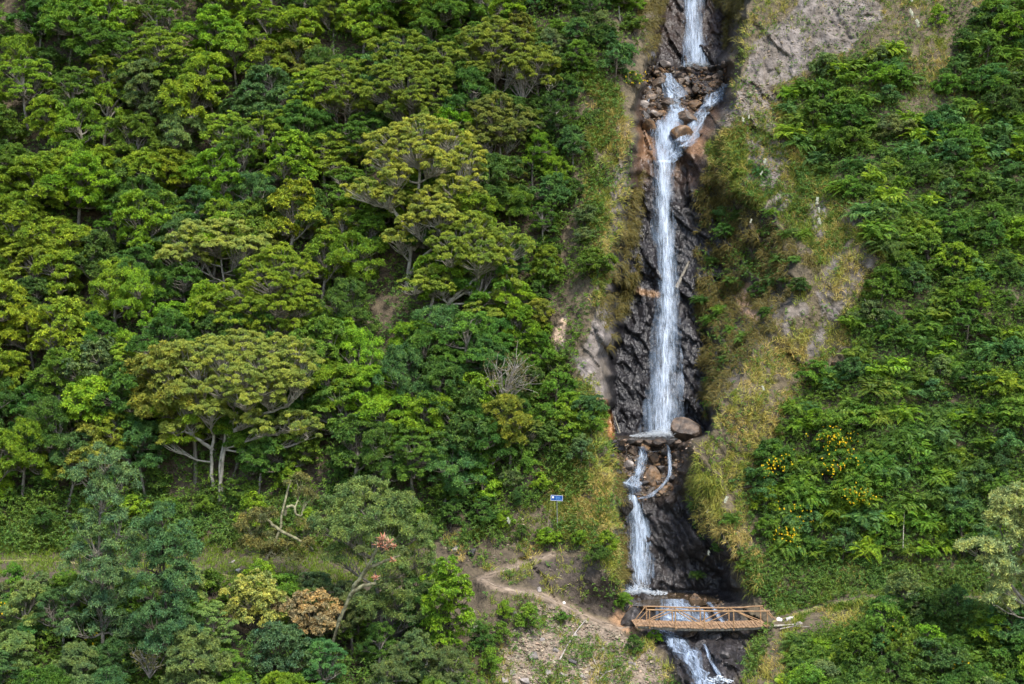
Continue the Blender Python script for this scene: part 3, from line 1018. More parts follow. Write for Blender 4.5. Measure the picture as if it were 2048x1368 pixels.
hero('umbrella_tree', 'flat-topped yellow-green tree with soft fine crown, above the layered olive tree', 'tree', (450, 640), 101.5,
     [[(450, 640, 0), (448, 570, 0), (440, 500, 0)]],
     [(400, 470, 40, 18, 0), (455, 465, 46, 18, .4), (510, 480, 38, 18, 0), (365, 490, 34, 18, -.4), (430, 492, 44, 18, -1), (490, 500, 44, 18, -1), (345, 518, 30, 18, -.6), (385, 520, 30, 14, -1), (530, 510, 26, 16, -.4)],
     'umbrella', (.33, .37, .10), 'bark', .12)
hero('layered_tree', 'layered olive-green tree with stacked leafy tiers between the two yellow flat-topped trees', 'tree', (560, 760), 98.5,
     [[(560, 760, 0), (562, 680, 0), (560, 580, 0)]],
     [(560, 520, 40, 22, .4), (520, 540, 40, 22, 0), (600, 540, 36, 22, 0), (540, 570, 50, 20, -1), (590, 580, 40, 20, -1), (480, 590, 42, 22, -.4), (430, 620, 44, 22, -.4), (500, 622, 46, 18, -1.6), (560, 612, 44, 18, -1.8), (610, 620, 36, 20, -.8), (460, 650, 44, 20, -1.2), (535, 655, 46, 16, -1.6), (600, 660, 36, 16, -1)],
     'umbrella', (.235, .31, .032), 'bark', .14)
for (cu, cv, w, lab, colr) in ((820, 172, 1.0, 'olive domed tree above the tall yellow flat-topped tree', (.215,.275,.045)), (690, 170, .9, 'olive round-headed tree above left of the tall yellow flat-topped tree', (.22,.28,.04)),
                         (990, 95, .95, 'olive-yellow tree near the top edge, left of the waterfall gully', (.235,.28,.05)), (800, 115, .85, 'upper olive tree directly above the domed olive one', (.21,.275,.04)),
                         (1075, 130, .62, 'small olive tree standing behind the pale twiggy bush', (.235,.28,.05)), (880, 130, .75, 'olive tree between the upper olive tree and the gully-side olive-yellow one', (.20,.265,.045)),
                         (1000, 240, .8, 'khaki-olive tree right of the tall yellow flat-topped tree top', (.21,.235,.06))):
    hero('umbrella_tree', lab, 'tree', (cu + 5, cv + 150 * w), float(depth(cu, cv + 140 * w, False)) - 1.5,
         [[(cu + 5, cv + 150 * w, 0), (cu, cv + 70 * w, 0), (cu, cv, 0)]],
         [(cu + a * w, cv + b * w, ru * w, rv * w, dz) for (a, b, ru, rv, dz) in ((0, -35, 44, 20, .3), (-45, -15, 38, 20, 0), (45, -12, 38, 20, 0), (-10, 0, 48, 20, -1), (55, 22, 32, 18, -.6), (-62, 22, 32, 18, -.6), (5, 32, 44, 18, -1.5), (-35, 50, 34, 16, -1.3), (40, 52, 30, 16, -1.3))],
         'umbrella', colr, 'bark', .12)
# foreground trees below the terrace path
hero('rounded_tree', 'round grey-green tree with dense fine crown beside the leaning mossy tree', 'tree', (770, 1290), 84.5,
     [[(770, 1290, 0), (755, 1180, 0), (740, 1060, 0)]],
     [(735, 995, 62, 26, .4), (690, 1015, 44, 28, 0), (790, 1015, 46, 28, 0), (740, 1030, 60, 28, -1.2), (665, 1055, 38, 34, -.4), (820, 1060, 40, 36, -.4), (700, 1070, 46, 30, -1.4), (770, 1075, 46, 30, -1.4), (835, 1115, 36, 38, -.4), (780, 1130, 44, 32, -1.0), (690, 1120, 40, 26, -.8), (840, 1165, 34, 32, -.2), (790, 1190, 44, 30, -.8), (740, 1220, 44, 28, -.8), (820, 1225, 38, 30, -.4)],
     'drape', (.15, .215, .085), 'bark', .15)
hero('conical_tree', 'small bright green conical tree beside the footpath bend', 'tree', (900, 1340), 84.0,
     [[(900, 1340, 0), (898, 1250, 0), (895, 1150, 0)]],
     [(893, 1140, 24, 18, 0), (880, 1165, 30, 18, -.3), (915, 1172, 28, 18, -.3), (895, 1192, 40, 18, -.8), (925, 1205, 26, 18, -.2), (872, 1212, 30, 18, -.3), (905, 1232, 40, 18, -.8), (880, 1258, 32, 18, -.4), (920, 1262, 28, 18, -.2), (898, 1285, 34, 16, -.6)],
     'bush', (.16, .28, .025), 'bark_dark', .10)
hero('broadleaf_tree', 'blue-green tree with drooping leaf sprays standing in front of the grassy terrace', 'tree', (205, 1340), 83.0,
     [[(205, 1340, 0), (204, 1200, 0), (198, 1080, 0), (205, 960, .3)]],
     [(212, 925, 38, 22, .3), (185, 960, 34, 26, 0), (235, 970, 36, 26, 0), (205, 1000, 42, 24, -.6), (165, 1060, 30, 26, -.2), (235, 1060, 42, 26, -.6), (190, 1095, 44, 28, -.9), (250, 1110, 40, 28, -.4), (155, 1130, 34, 30, -.2), (210, 1150, 46, 28, -.9), (175, 1190, 40, 26, -.5), (240, 1185, 36, 26, -.2), (205, 1225, 44, 26, -.8), (165, 1255, 36, 26, -.4), (240, 1260, 38, 26, -.4)],
     'drape', (.125, .21, .115), 'bark', .13)
hero('broadleaf_tree', 'dark teal-green tree with pointed top right of the terrace tree', 'tree', (335, 1400), 82.0,
     [[(335, 1400, 0), (332, 1250, 0), (325, 1060, 0)]],
     [(322, 1035, 24, 20, .2), (300, 1070, 34, 24, 0), (350, 1075, 34, 24, 0), (320, 1105, 44, 24, -.8), (370, 1115, 30, 28, 0), (285, 1125, 30, 28, 0), (330, 1150, 48, 24, -.9), (375, 1165, 30, 24, -.2), (300, 1185, 42, 24, -.6), (350, 1205, 42, 24, -.6), (310, 1235, 40, 24, -.8), (365, 1250, 36, 24, -.4), (330, 1285, 40, 24, -.6)],
     'drape', (.08, .165, .085), 'bark_dark', .12)
hero('crooked_tree', 'crooked tree with curved bare branches and thin brownish leaves on the terrace edge', 'tree', (512, 1165), 86.5,
     [[(512, 1165, 0), (525, 1125, 0), (548, 1090, 0), (562, 1060, 0), (562, 1030, 0), (574, 985, .2), (582, 960, .2)], [(560, 1060, 0), (535, 1040, -.2), (520, 1045, -.3)], [(562, 1062, 0), (600, 1080, -.3), (625, 1098, -.3)], [(570, 1030, 0), (574, 1012, -.1), (588, 1010, -.1), (592, 1030, -.1), (602, 1032, -.1)]],
     [(520, 1035, 34, 16, -.2), (495, 1050, 26, 18, 0), (590, 975, 24, 16, .2), (610, 1000, 22, 14, .1), (600, 1065, 34, 14, -.3), (540, 1080, 34, 18, .3), (500, 1085, 28, 24, .2), (560, 1105, 40, 24, .4), (625, 1090, 20, 14, 0)],
     'drape', (.17, .165, .075), 'bark_moss', .105, twig=.02)
lean_t = hero('leaning_tree', 'leaning mossy tree trunk with few leaves and bromeliads perched in its top', 'tree', (650, 1348), 81.5,
     [[(650, 1348, 0), (678, 1240, -1.40), (695, 1200, -1.60), (712, 1165, -1.80), (738, 1130, -2.60), (752, 1100, -3.00), (768, 1080, -3.20)], [(705, 1185, -1.70), (712, 1165, -2.00), (735, 1138, -2.20), (770, 1120, -2.30), (788, 1116, -2.30)], [(700, 1192, -1.70), (720, 1172, -2.10), (760, 1166, -2.30), (782, 1175, -2.30)]],
     [(735, 1108, 22, 10, -2.2), (785, 1112, 18, 10, -2.2), (770, 1165, 22, 10, -2.2)],
     'fine', (.13, .16, .06), 'bark_moss', .125)
lb = Vector(lean_t.location)
for (u, v, s) in ((766, 1080, 1.0), (778, 1088, .9), (757, 1092, .8), (772, 1098, .8), (787, 1095, .7), (752, 1158, .7), (763, 1084, .8), (786, 1122, .6)):
    mb = MB()
    p = P(u, v, lb[1] - 3.3) - np.array(lb)
    rosettes(mb, np.repeat(p[None], 2, 0), np.array([[0, -.2, 1.], [0.1, -.5, 1]]), 13, .42 * s, .065, el=(.1, 1.2))
    mb.build('bromeliad', M['brom'], lean_t)
hero('silvery_tree', 'pale silvery-leaved tree leaning in at the right edge above the grassy path', 'tree', (2090, 1300), 80.0,
     [[(2090, 1300, 0), (2060, 1200, 0), (2020, 1100, 0)], [(2070, 1230, 0), (1990, 1130, -.4), (1950, 1110, -.4)]],
     [(2030, 1000, 46, 26, .3), (2060, 1040, 50, 30, 0), (2005, 1045, 30, 22, -.4), (2040, 1085, 46, 26, -.6), (1950, 1105, 40, 18, -.6), (1985, 1125, 34, 16, -.8), (2030, 1135, 40, 22, -.8), (2075, 1150, 40, 30, 0), (2010, 1175, 34, 18, -.8), (1990, 1200, 24, 14, -.6), (2050, 1210, 40, 22, -.2)],
     'silver', (.32, .37, .19), 'bark', .12)
for (u, v, w, colr, lab) in ((510, 1195, 1.0, (.33, .35, .12), 'pale yellow-leaved bush in front of the crooked tree'), (618, 1225, .95, (.36, .27, .18), 'dry pinkish-brown bush left of the leaning mossy tree'),
                            (560, 1290, 1.0, (.075, .14, .08), 'dusky blue-green bush below the pale yellow-leaved bush')):
    hero('leafy_shrub', lab, 'shrub', (u, v + 100), float(depth(u, v + 120, False)) - 1.0, [[(u, v + 100, 0), (u, v + 40, 0), (u, v, 0)]],
         [(u + a * w, v + b * w, ru * w, rv * w, dz) for (a, b, ru, rv, dz) in ((0, -22, 36, 18, 0), (-38, -4, 30, 20, 0), (38, -2, 30, 20, 0), (0, 8, 40, 18, -.7), (-30, 28, 30, 18, -.3), (34, 30, 30, 18, -.3), (0, 45, 40, 18, -.5))],
         'bush', colr, 'bark_dark', .07)


# ---- leafless bushes ---------------------------------------------------------
def bare_bush(label, u, v, h, n, D0, leaf=None):
    b = P(u, v, D0)
    root = empty('twiggy_bush', b)
    wb, mb = MB(), MB()
    tips = []
    for q in range(n):
        d = unit(np.array([U(-1, 1), U(-.9, .5), U(.5, 1.3)]))
        e = d * h * U(.7, 1.1)
        pts = bez((0, 0, -.3), e * .5 + U(-.2, .2, 3), e, 7)
        tube(wb, pts, np.linspace(.035, .010, 7), 4)
        for w in range(7):
            s = pts[int(U(2, 6.99))]
            e2 = s + unit(d + U(-.9, .9, 3)) * h * U(.2, .45)
            tube(wb, bez(s, (s + e2) / 2 + U(-.1, .1, 3), e2, 4), [.018, .014, .011, .008], 3)
            tips.append(e2)
    wb.build('twigs', M['drytwig'], root)
    if leaf:
        t = np.array(tips)
        rosettes(mb, np.repeat(t, 3, 0) + U(-.2, .2, (len(t) * 3, 3)), rand_dirs(len(t) * 3, 0), 5, .11, .045)
        c = mb.build('foliage', M['leaf_fine'], root)
        c.color = (*leaf, 1)
    tag(root, label, 'bush')


bare_bush('bare grey twiggy bush with sparse olive leaves left of the gully', 1005, 800, 3.0, 20, 97.0, (.15, .13, .06))
bare_bush('pale leafless twiggy bush fanned out beside the small olive tree', 1045, 195, 2.3, 18, 113.0)
bare_bush('dead grey bush in the foreground under the round grey-green tree', 830, 1350, 1.6, 14, 80.0, (.15, .15, .07))
bare_bush('small tangle of dead grey twigs in the left foreground', 300, 1345, 1.3, 12, 77.5, (.17, .16, .08))

# ---- the forest on the left --------------------------------------------------
FOREST = [(-110, -150), (1240, -150), (1245, 60), (1215, 150), (1150, 250), (1150, 400), (1120, 520), (1080, 640), (1070, 780), (1080, 900), (1010, 985), (880, 1040), (600, 1010), (480, 1035), (300, 1010), (100, 1035), (-110, 1030)]
fp = poisson(FOREST, lambda u, v: 58 if u < 700 else 54, 5200, existing=HERO_BASES)
for (u, v) in fp:
    if any(abs(u - x) < 70 and -10 < v - y < 75 for x, y in HERO_BASES[:3]): continue
    if len(fp) > 330 and rng.random() > 330 / len(fp): continue
    edge = sstep(900, 1130, u)
    s = float(U(.78, 1.12) * (1 - .45 * edge))
    x = rng.random()
    cv = v - 110
    # bands of colour as they lie on the slope
    w = {'yellow-green': 1.3, 'bright green': 1.0, 'mid-green': 1.2, 'dark green': .6, 'blue-green': .35, 'olive': .15, 'grey-green': .2}
    if u > 930: w.update({'yellow-green': .25, 'bright green': .5, 'mid-green': 1.6, 'blue-green': .9, 'olive': .35})
    if cv > 600 and u > 640: w.update({'yellow-green': .2, 'dark green': 1.3, 'blue-green': .9, 'mid-green': 1.2})
    if cv > 780 and u < 640: w.update({'yellow-green': .35, 'dark green': 1.4, 'blue-green': .8, 'mid-green': 1.0})
    if abs(u - 660) < 90 and 470 < cv < 800: w.update({'bright green': 3})
    ks = list(w)
    pr = np.array([w[q] for q in ks])
    cn = ks[int(rng.choice(len(ks), p=pr / pr.sum()))]
    kind = 'broad' if rng.random() < .58 else ('fine' if cn in ('olive', 'yellow-green', 'mid-green') else 'drape')
    size = 'small' if s < .72 else 'tall' if s > 1.0 else 'mid-sized'
    noun = {'broad': 'broadleaf tree', 'fine': 'small-leaved tree', 'drape': 'drooping tree'}[kind]
    plant(kind, u, v, s, jit(PAL[cn]), f"{size} {cn}", noun, 'tree', 'trees of the forest slope')
# shrubs along the forest's lower edge, the gully rim and between the trees
RIMSHRUB = [(960, 60), (1245, -40), (1285, 90), (1250, 180), (1180, 230), (1215, 420), (1205, 620), (1150, 740), (1195, 850), (1170, 930), (1080, 1000), (1000, 1100), (890, 1075), (960, 980), (1040, 850), (1050, 600), (1110, 420)]
for (u, v) in poisson(RIMSHRUB, 37, 2600):
    if 1150 < u and 180 < v and rng.random() < .72: continue
    if 1100 < u and 500 < v < 760 and rng.random() < .5: continue
    cn = ['mid-green', 'dark green', 'blue-green', 'bright green', 'grey-green'][int(rng.choice(5, p=[.34, .24, .2, .14, .08]))]
    s = float(U(.45, 1.0))
    plant('bush', u, v, s, jit(PAL[cn]), f"{'low' if s < .65 else 'bushy'} {cn}", 'shrub', 'shrub', 'shrubs along the gully rim')
LOWEDGE = [(-60, 960), (480, 985), (900, 1010), (860, 1070), (480, 1085), (300, 1060), (-60, 1070)]
for (u, v) in poisson(LOWEDGE, 62, 500):
    cn = ['mid-green', 'dark green', 'bright green'][int(rng.integers(3))]
    plant('bush', u, v, float(U(.5, .9)), jit(PAL[cn]), f"low {cn}", 'shrub', 'shrub', 'shrubs along the forest foot')
# foreground wood below the terrace
FORE = [(-90, 1305), (110, 1295), (140, 1250), (400, 1255), (420, 1315), (640, 1300), (860, 1280), (950, 1350), (960, 1500), (900, 1640), (-90, 1640)]
for (u, v) in poisson(FORE, lambda u, v: 66, 900, existing=HERO_BASES):
    cn = ['grey-green', 'blue-green', 'mid-green', 'pale green', 'dark green', 'bright green'][int(rng.choice(6, p=[.22, .18, .2, .14, .12, .14]))]
    kind = ['broad', 'drape', 'fine'][int(rng.choice(3, p=[.4, .4, .2]))]
    s = float(U(.5, .78))
    plant(kind, u, v, s, jit(PAL[cn]), f"{'small' if s < .62 else 'mid-sized'} {cn}", {'broad': 'broadleaf tree', 'fine': 'small-leaved tree', 'drape': 'drooping tree'}[kind], 'tree', 'trees in the foreground wood')

for (u, v) in poisson([(-90, 1185), (430, 1185), (480, 1200), (640, 1190), (860, 1200), (900, 1310), (-90, 1310)], 47, 1400, existing=HERO_BASES):
    cn = ['grey-green', 'blue-green', 'mid-green', 'pale green', 'bright green'][int(rng.choice(5, p=[.3, .16, .24, .18, .12]))]
    s = float(U(.5, .95))
    plant('bush', u, v, s, jit(PAL[cn]), f"{'low' if s < .7 else 'bushy'} {cn}", 'shrub', 'shrub', 'shrubs in front of the grassy terrace')

# ---- the fern and shrub thickets on the right -------------------------------
R_UP = [(1560, 190), (1690, 130), (1790, 95), (1830, 150), (1790, 215), (1880, 235), (1900, 120), (1960, 40), (2120, -40), (2120, 300), (2120, 560), (1800, 560), (1760, 470), (1690, 410), (1640, 330), (1570, 270)]
R_MID = [(1570, 810), (1640, 760), (1730, 730), (1680, 660), (1770, 560), (2120, 560), (2120, 1120), (1780, 1115), (1640, 1125), (1530, 1100), (1500, 1020), (1560, 920)]
R_LOW = [(1610, 1290), (1700, 1262), (1800, 1240), (2120, 1245), (2120, 1460), (1570, 1460), (1570, 1390)]


def fern(u, v, s, color, adj, group, off=.15):
    p = ground(u, v, off)
    root = link('fern_clump', FERN[int(rng.integers(len(FERN)))], None, p)
    n = ground_n(u, v)
    root.rotation_euler = (float(U(.15, .5)), float(U(-.1, .1)), U(-.6, .6))
    root.scale = (s, s, s * U(.8, 1.1))
    root.color = (*color, 1)
    later(root, u, v, adj, 'fern clump', 'fern', group)


for poly, r, kinds in ((R_UP, 30, .74), (R_MID, 35, .62), (R_LOW, 36, .55)):
    for (u, v) in poisson(poly, r, 2600):
        if rng.random() < kinds:
            cn = ['mid-green', 'blue-green', 'bright green', 'dark green'][int(rng.choice(4, p=[.42, .2, .2, .18]))]
            s = float(U(.9, 1.5))
            fern(u, v, s, jit(PAL[cn]), f"{'spreading' if s > 1 else 'small'} {cn}", 'ferns on the right-hand slope', .35)
        else:
            cn = ['mid-green', 'dark green', 'blue-green', 'bright green', 'grey-green'][int(rng.choice(5, p=[.34, .26, .2, .1, .1]))]
            s = float(U(.6, 1.05))
            plant('bush', u, v, s, jit(PAL[cn]), f"{'low' if s < .8 else 'bushy'} {cn}", 'shrub', 'shrub', 'shrubs on the right-hand slope')
# sparser plants on the gully's right wall and open slope
for (u, v) in [(1440, 425), (1425, 520), (1545, 425), (1575, 470), (1500, 540), (1545, 560), (1490, 675), (1455, 720), (1530, 640), (1500, 330), (1480, 345), (1520, 345), (1440, 620), (1460, 560), (1570, 560), (1450, 480), (1420, 640), (1590, 520),
               (1420, 760), (1610, 470), (1530, 480), (1600, 590), (1405, 600), (1480, 430), (1520, 600), (1460, 660), (1560, 520), (1440, 1110), (1400, 1010), (1460, 1040), (1490, 1130), (1395, 1150), (1420, 820)]:
    if rng.random() < .7:
        fern(u, v, float(U(.5, .85)), jit(PAL[['mid-green', 'dark green', 'blue-green'][int(rng.integers(3))]]), 'hanging dark', 'ferns on the gully wall', .25)
    else:
        plant('bush', u, v, float(U(.35, .55)), jit(PAL['dark green']), 'small dark', 'shrub', 'shrub', 'shrubs on the gully wall')
for (u, v, s) in [(1095, 1095, .5), (1055, 1265, .55), (1215, 1110, .5), (1200, 1130, .55), (1130, 1245, .3), (1270, 1310, .4), (1000, 1290, .5), (960, 1310, .6), (1040, 1080, .4), (1245, 1215, .4), (1185, 870, .7), (1140, 885, .6), (1150, 850, .6), (1310, 1290, .35), (985, 1350, .55), (1010, 1240, .4), (1160, 1090, .35),
                  (1930, 110, .7), (1990, 60, .9), (1880, 60, .6), (2030, 90, 1.), (1960, 200, 1.), (2010, 240, 1.)]:
    cn = ['mid-green', 'bright green', 'dark green'][int(rng.integers(3))]
    plant('bush', u, v, s, jit(PAL[cn]), f"{'little' if s < .5 else 'round'} {cn}", 'shrub', 'shrub', 'shrubs beside the footpath' if u < 1400 else 'shrubs at the top of the right-hand slope')


# ---- yellow-flowered broom --------------------------------------------------
def flower_bush(u, v, s, clusters, label, group):
    p = ground(u, v, .3)
    root = empty('flowering_shrub', p)
    tr, cr = PRO['bush'][int(rng.integers(4))]
    a = link('stem', tr, root)
    c = link('foliage', cr, root)
    for o in (a, c):
        o.scale = (s, s, s)
        o.rotation_euler = (0, 0, U(0, 6.28))
    c.color = (*jit(PAL['mid-green'], .1), 1)
    pix = FPX / float(p[1])
    mb = MB()
    for (du, dv, n) in clusters:
        cc = np.array([du / pix, -1.1 * s - .35, -dv / pix])
        q = cc + rng.normal(0, 1, (n, 3)) * np.array([.40, .2, .28])
        rosettes(mb, q, rand_dirs(n, -.2), 5, .085, .06, el=(.2, 1.1))
    mb.build('blossoms', M['yellow'], root)
    tag(root, label, 'flowering shrub', group)


FG = 'yellow-flowered shrubs on the hillside'
flower_bush(1545, 950, .8, [(-8, -22, 16), (4, -28, 20), (14, -34, 12), (-20, -12, 6)], 'shrub with one dense yellow flower spray at the left edge of the fern thicket', FG)
flower_bush(1660, 915, 1.0, [(-10, -45, 14), (5, -40, 16), (18, -34, 12), (-40, -50, 6), (35, -44, 10), (0, -22, 10), (-5, -55, 5)], 'largest yellow-flowered shrub, uppermost among the blossoms right of the dry grass ridge', FG)
flower_bush(1690, 960, .8, [(-15, -30, 12), (5, -45, 8), (-45, -25, 12), (15, -48, 6)], 'yellow-flowered shrub just below the largest flowering one', FG)
flower_bush(1705, 1010, .8, [(-12, -28, 16), (8, -26, 14), (22, -22, 12), (-5, -16, 8)], 'shrub with a wide row of yellow blossom above the grassy bank', FG)
flower_bush(1590, 1050, .8, [(0, -30, 8), (8, -10, 6), (20, -20, 6), (-20, -40, 4)], 'shrub with thin scattered yellow flowers left of the blossom row', FG)
flower_bush(1570, 1085, .7, [(-8, -24, 14), (6, -20, 12), (14, -10, 10)], 'shrub with a slanting yellow flower spray lowest above the gully', FG)
flower_bush(1780, 1300, .7, [(4, -45, 8), (3, -30, 8), (2, -18, 8)], 'shrub with an upright yellow flower spike below the grassy path', FG)
flower_bush(1720, 1290, .6, [(-16, -30, 7), (0, -20, 5)], 'shrub with few yellow flowers left of the upright flower spike', FG)
flower_bush(1910, 1350, .7, [(-5, -28, 8), (4, -20, 6)], 'yellow-flowered shrub nearest the bottom right corner', FG)
flower_bush(1268, 175, .5, [(-4, -20, 8), (3, -14, 8), (5, -4, 5)], 'shrub with hanging yellow flowers on the left rim of the upper gully', FG)
flower_bush(30, 1250, .7, [(-8, -46, 12), (10, -44, 10)], 'yellow-flowered shrub at the left edge under the grassy terrace', FG)
flower_bush(210, 1300, .5, [(-2, -28, 12)], 'shrub with one yellow flower tuft below the blue-green terrace tree', FG)

# ---- pampas plumes ----------------------------------------------------------
for (u, v, s, lab) in ((1832, 38, 1.3, 'long white pampas plume highest on the right-hand slope'), (1838, 58, 1.2, 'white pampas plume hanging just below the highest long plume'), (1822, 6, 1.0, 'white pampas plume cut by the top edge of the right-hand slope'),
                       (1488, 246, .7, 'white plume left of the grey rock face beside the upper gully'), (1496, 240, .6, 'smaller white plume touching the one beside the upper gully'), (1524, 330, .8, 'white plume in the bright fern below the grey rock face'), (1518, 352, .6, 'lowest white plume at the bright fern'),
                       (1632, 412, 1.0, 'topmost of the white plume tufts down the middle of the slope'), (1640, 428, .8, 'second white plume tuft down the middle of the slope'), (1643, 452, .9, 'white plume tuft lowest in the line on mid slope'),
                       (1498, 448, .6, 'lone white plume on the shaded gully wall'), (1444, 1008, .8, 'white plume on the dark bank right of the lower waterfall'), (1411, 1028, .7, 'white plume left of and below the one on the dark bank'), (1531, 783, .6, 'lone white flower tuft on the dry grass ridge'),
                       (1415, 1112, .6, 'thin white plume drooping above the footbridge'), (1020, 1050, .8, 'white plume between the forest edge and the blue sign')):
    p = ground(u, v, 1.2)
    root = empty('pampas_plume', p)
    wb, mb = MB(), MB()
    tilt = U(-.25, .25)
    pts = bez((-.25 * s, .9, -.75 * s), (-.2 * s, .3, .0), (tilt * s, 0, .1 * s), 5)
    tube(wb, pts, .012, 3)
    wb.build('stalk', M['grass_dry'], root)
    n = 90
    t = U(0, 1, n)
    c = np.stack([tilt * s * (1 + t), np.zeros(n), .1 * s + t * .42 * s], -1) + rng.normal(0, .035 * s, (n, 3))
    leaves(mb, c, unit(rand_dirs(n) * .6 + np.array([tilt, 0, 1.0])), rand_dirs(n), .16 * s, .045)
    mb.build('plume', M['plume'], root)
    tag(root, lab, 'pampas plume', 'white plumes on the slopes')


# ------------------------------------------------------------------ ground cover that nobody could count
def scatter(polys, n, thr=None, nscale=3.0, seed=0.0, avoid=(), bare=True):
    out = []
    for poly in polys:
        a = np.array(poly, float)
        lo, hi = a.min(0), a.max(0)
        frac = 1.0
        u, v = U(lo[0], hi[0], n * 3), U(lo[1], hi[1], n * 3)
        m = inside(poly, u + 12 * vnoise(u / 25, v / 25, seed), v + 12 * vnoise(u / 25, v / 25, seed + 5))
        if thr is not None:
            m &= fbm(u / 30 / nscale, v / 30 / nscale, seed, 3) > thr + U(-.25, .25, n * 3)
        for q in avoid:
            m &= ~inside(q, u, v)
        if bare:
            rk = np.zeros(n * 3, bool)
            for q in ROCKP:
                rk |= inside(q, u, v)
            for q, w in STRIPS:
                rk |= strip_dist(q, u, v) < w
            m &= ~rk | (rng.random(n * 3) < .34)
            for q, w in ((PATH_MAIN, 7), (PATH_UP, 6), (PATH_RIGHT, 6)):
                m &= strip_dist(q, u, v) > w
            m &= ~inside(BANK, u, v) | (rng.random(n * 3) < .25)
        u, v = u[m][:n], v[m][:n]
        out.append(np.stack([u, v], -1))
    return np.concatenate(out)


def tufts(mb, uv, nb, L, W, stand=.55, droop=1.0, spread=.5, off=.03):
    """long grass: each blade a bent ribbon of two pieces"""
    u, v = uv[:, 0], uv[:, 1]
    p = ground(u, v, off)
    n = ground_n(u, v)
    m = len(p)
    p = np.repeat(p, nb, 0) + rng.normal(0, .09, (m * nb, 3))
    n = np.repeat(n, nb, 0)
    s = np.repeat(U(.55, 1.3, m), nb) * U(.6, 1.15, m * nb)
    d = unit(n * .55 + np.array([0, 0, stand]) + rng.normal(0, spread, (m * nb, 3)))
    l = (L * s)[:, None]
    a = p + d * l * .5
    d2 = unit(d + np.array([0, 0, -droop]) * U(.3, 1.1, (m * nb, 1)) + n * .1)
    b = a + d2 * l * .55
    sd = unit(np.cross(d, np.array([0., -1, .2]) + rng.normal(0, .4, (m * nb, 3)))) * (W * .5)
    V = np.stack([p - sd, p + sd, a + sd * .9, a - sd * .9, b], 1).reshape(-1, 3)
    k = np.arange(m * nb)[:, None] * 5
    mb.add(V, k + np.array([[0, 1, 2, 3]]))
    mb.f.append((k + np.array([[3, 2, 4]])) + (mb.n - len(V)))
    mb.mi.append(np.zeros(m * nb, int))


def sprigs(mb, uv, nr, k, L, W, h=.35, r=.25, off=.05):
    """little leafy plants"""
    u, v = uv[:, 0], uv[:, 1]
    p = ground(u, v, off)
    n = ground_n(u, v)
    m = len(p)
    q = np.repeat(p, nr, 0) + rng.normal(0, r, (m * nr, 3)) + np.repeat(n, nr, 0) * U(0, h, (m * nr, 1)) * .6 + np.array([0, 0, 1]) * U(0, h, (m * nr, 1))
    d = unit(np.repeat(n, nr, 0) * .6 + np.array([0, 0, .8]) + rng.normal(0, .45, (m * nr, 3)))
    rosettes(mb, q, d, k, L, W, el=(-.1, 1.0))


RIDGE = [(1412, 880), (1450, 800), (1512, 710), (1588, 605), (1650, 535), (1720, 470), (1790, 470), (1760, 570), (1670, 720), (1590, 790), (1555, 880), (1515, 1000), (1490, 1110), (1400, 1070), (1375, 950)]
SPURG = [(1120, 780), (1190, 735), (1215, 850), (1228, 960), (1240, 1150), (1190, 1110), (1120, 1080), (1080, 1000), (1100, 880)]
SPURU = [(1170, 130), (1230, 180), (1262, 250), (1250, 420), (1215, 560), (1190, 620), (1170, 400)]
RTOP = [(1465, 200), (1480, 60), (1540, -60), (2100, -60), (2100, 260), (1900, 260), (1790, 210), (1560, 200), (1500, 330), (1420, 330)]
RMIDG = [(1412, 300), (1480, 240), (1580, 200), (1640, 320), (1700, 410), (1760, 470), (1710, 490), (1650, 530), (1560, 440), (1470, 390), (1420, 340)]
LOWC = [(985, 1180), (1060, 1180), (1150, 1225), (1280, 1270), (1380, 1380), (1380, 1440), (940, 1440), (940, 1250)]
MIDC = [(880, 1085), (1060, 1000), (1110, 1000), (1240, 1160), (1245, 1230), (1110, 1190), (970, 1150)]
RBANK = [(1480, 1100), (1620, 1120), (2100, 1120), (2100, 1270), (1750, 1265), (1610, 1300), (1540, 1400), (1480, 1430), (1500, 1290), (1560, 1235), (1500, 1190)]
DRYB = [(1545, 1250), (1640, 1222), (1730, 1208), (1740, 1255), (1630, 1275), (1575, 1350), (1500, 1420), (1480, 1400), (1530, 1310)]
LTERR = [(-100, 1040), (250, 1040), (520, 1085), (860, 1075), (880, 1160), (640, 1175), (500, 1165), (-100, 1150)]
LBANK = [(-100, 985), (480, 985), (900, 1015), (880, 1090), (500, 1100), (-100, 1110)]
WALLR = [(1402, 340), (1420, 330), (1560, 450), (1640, 530), (1585, 605), (1512, 705), (1446, 800), (1408, 850), (1402, 700), (1392, 500)]
WALLB = [(1385, 900), (1440, 1000), (1500, 1100), (1560, 1200), (1480, 1215), (1440, 1150), (1400, 1080), (1360, 1000)]
LWALL = [(1195, 540), (1250, 420), (1285, 330), (1292, 420), (1272, 560), (1240, 640), (1205, 700)]
UPL = [(1270, -60), (1330, -60), (1325, 60), (1300, 120), (1285, 100)]
UPR = [(1425, -60), (1490, -60), (1490, 60), (1455, 110), (1440, 60)]

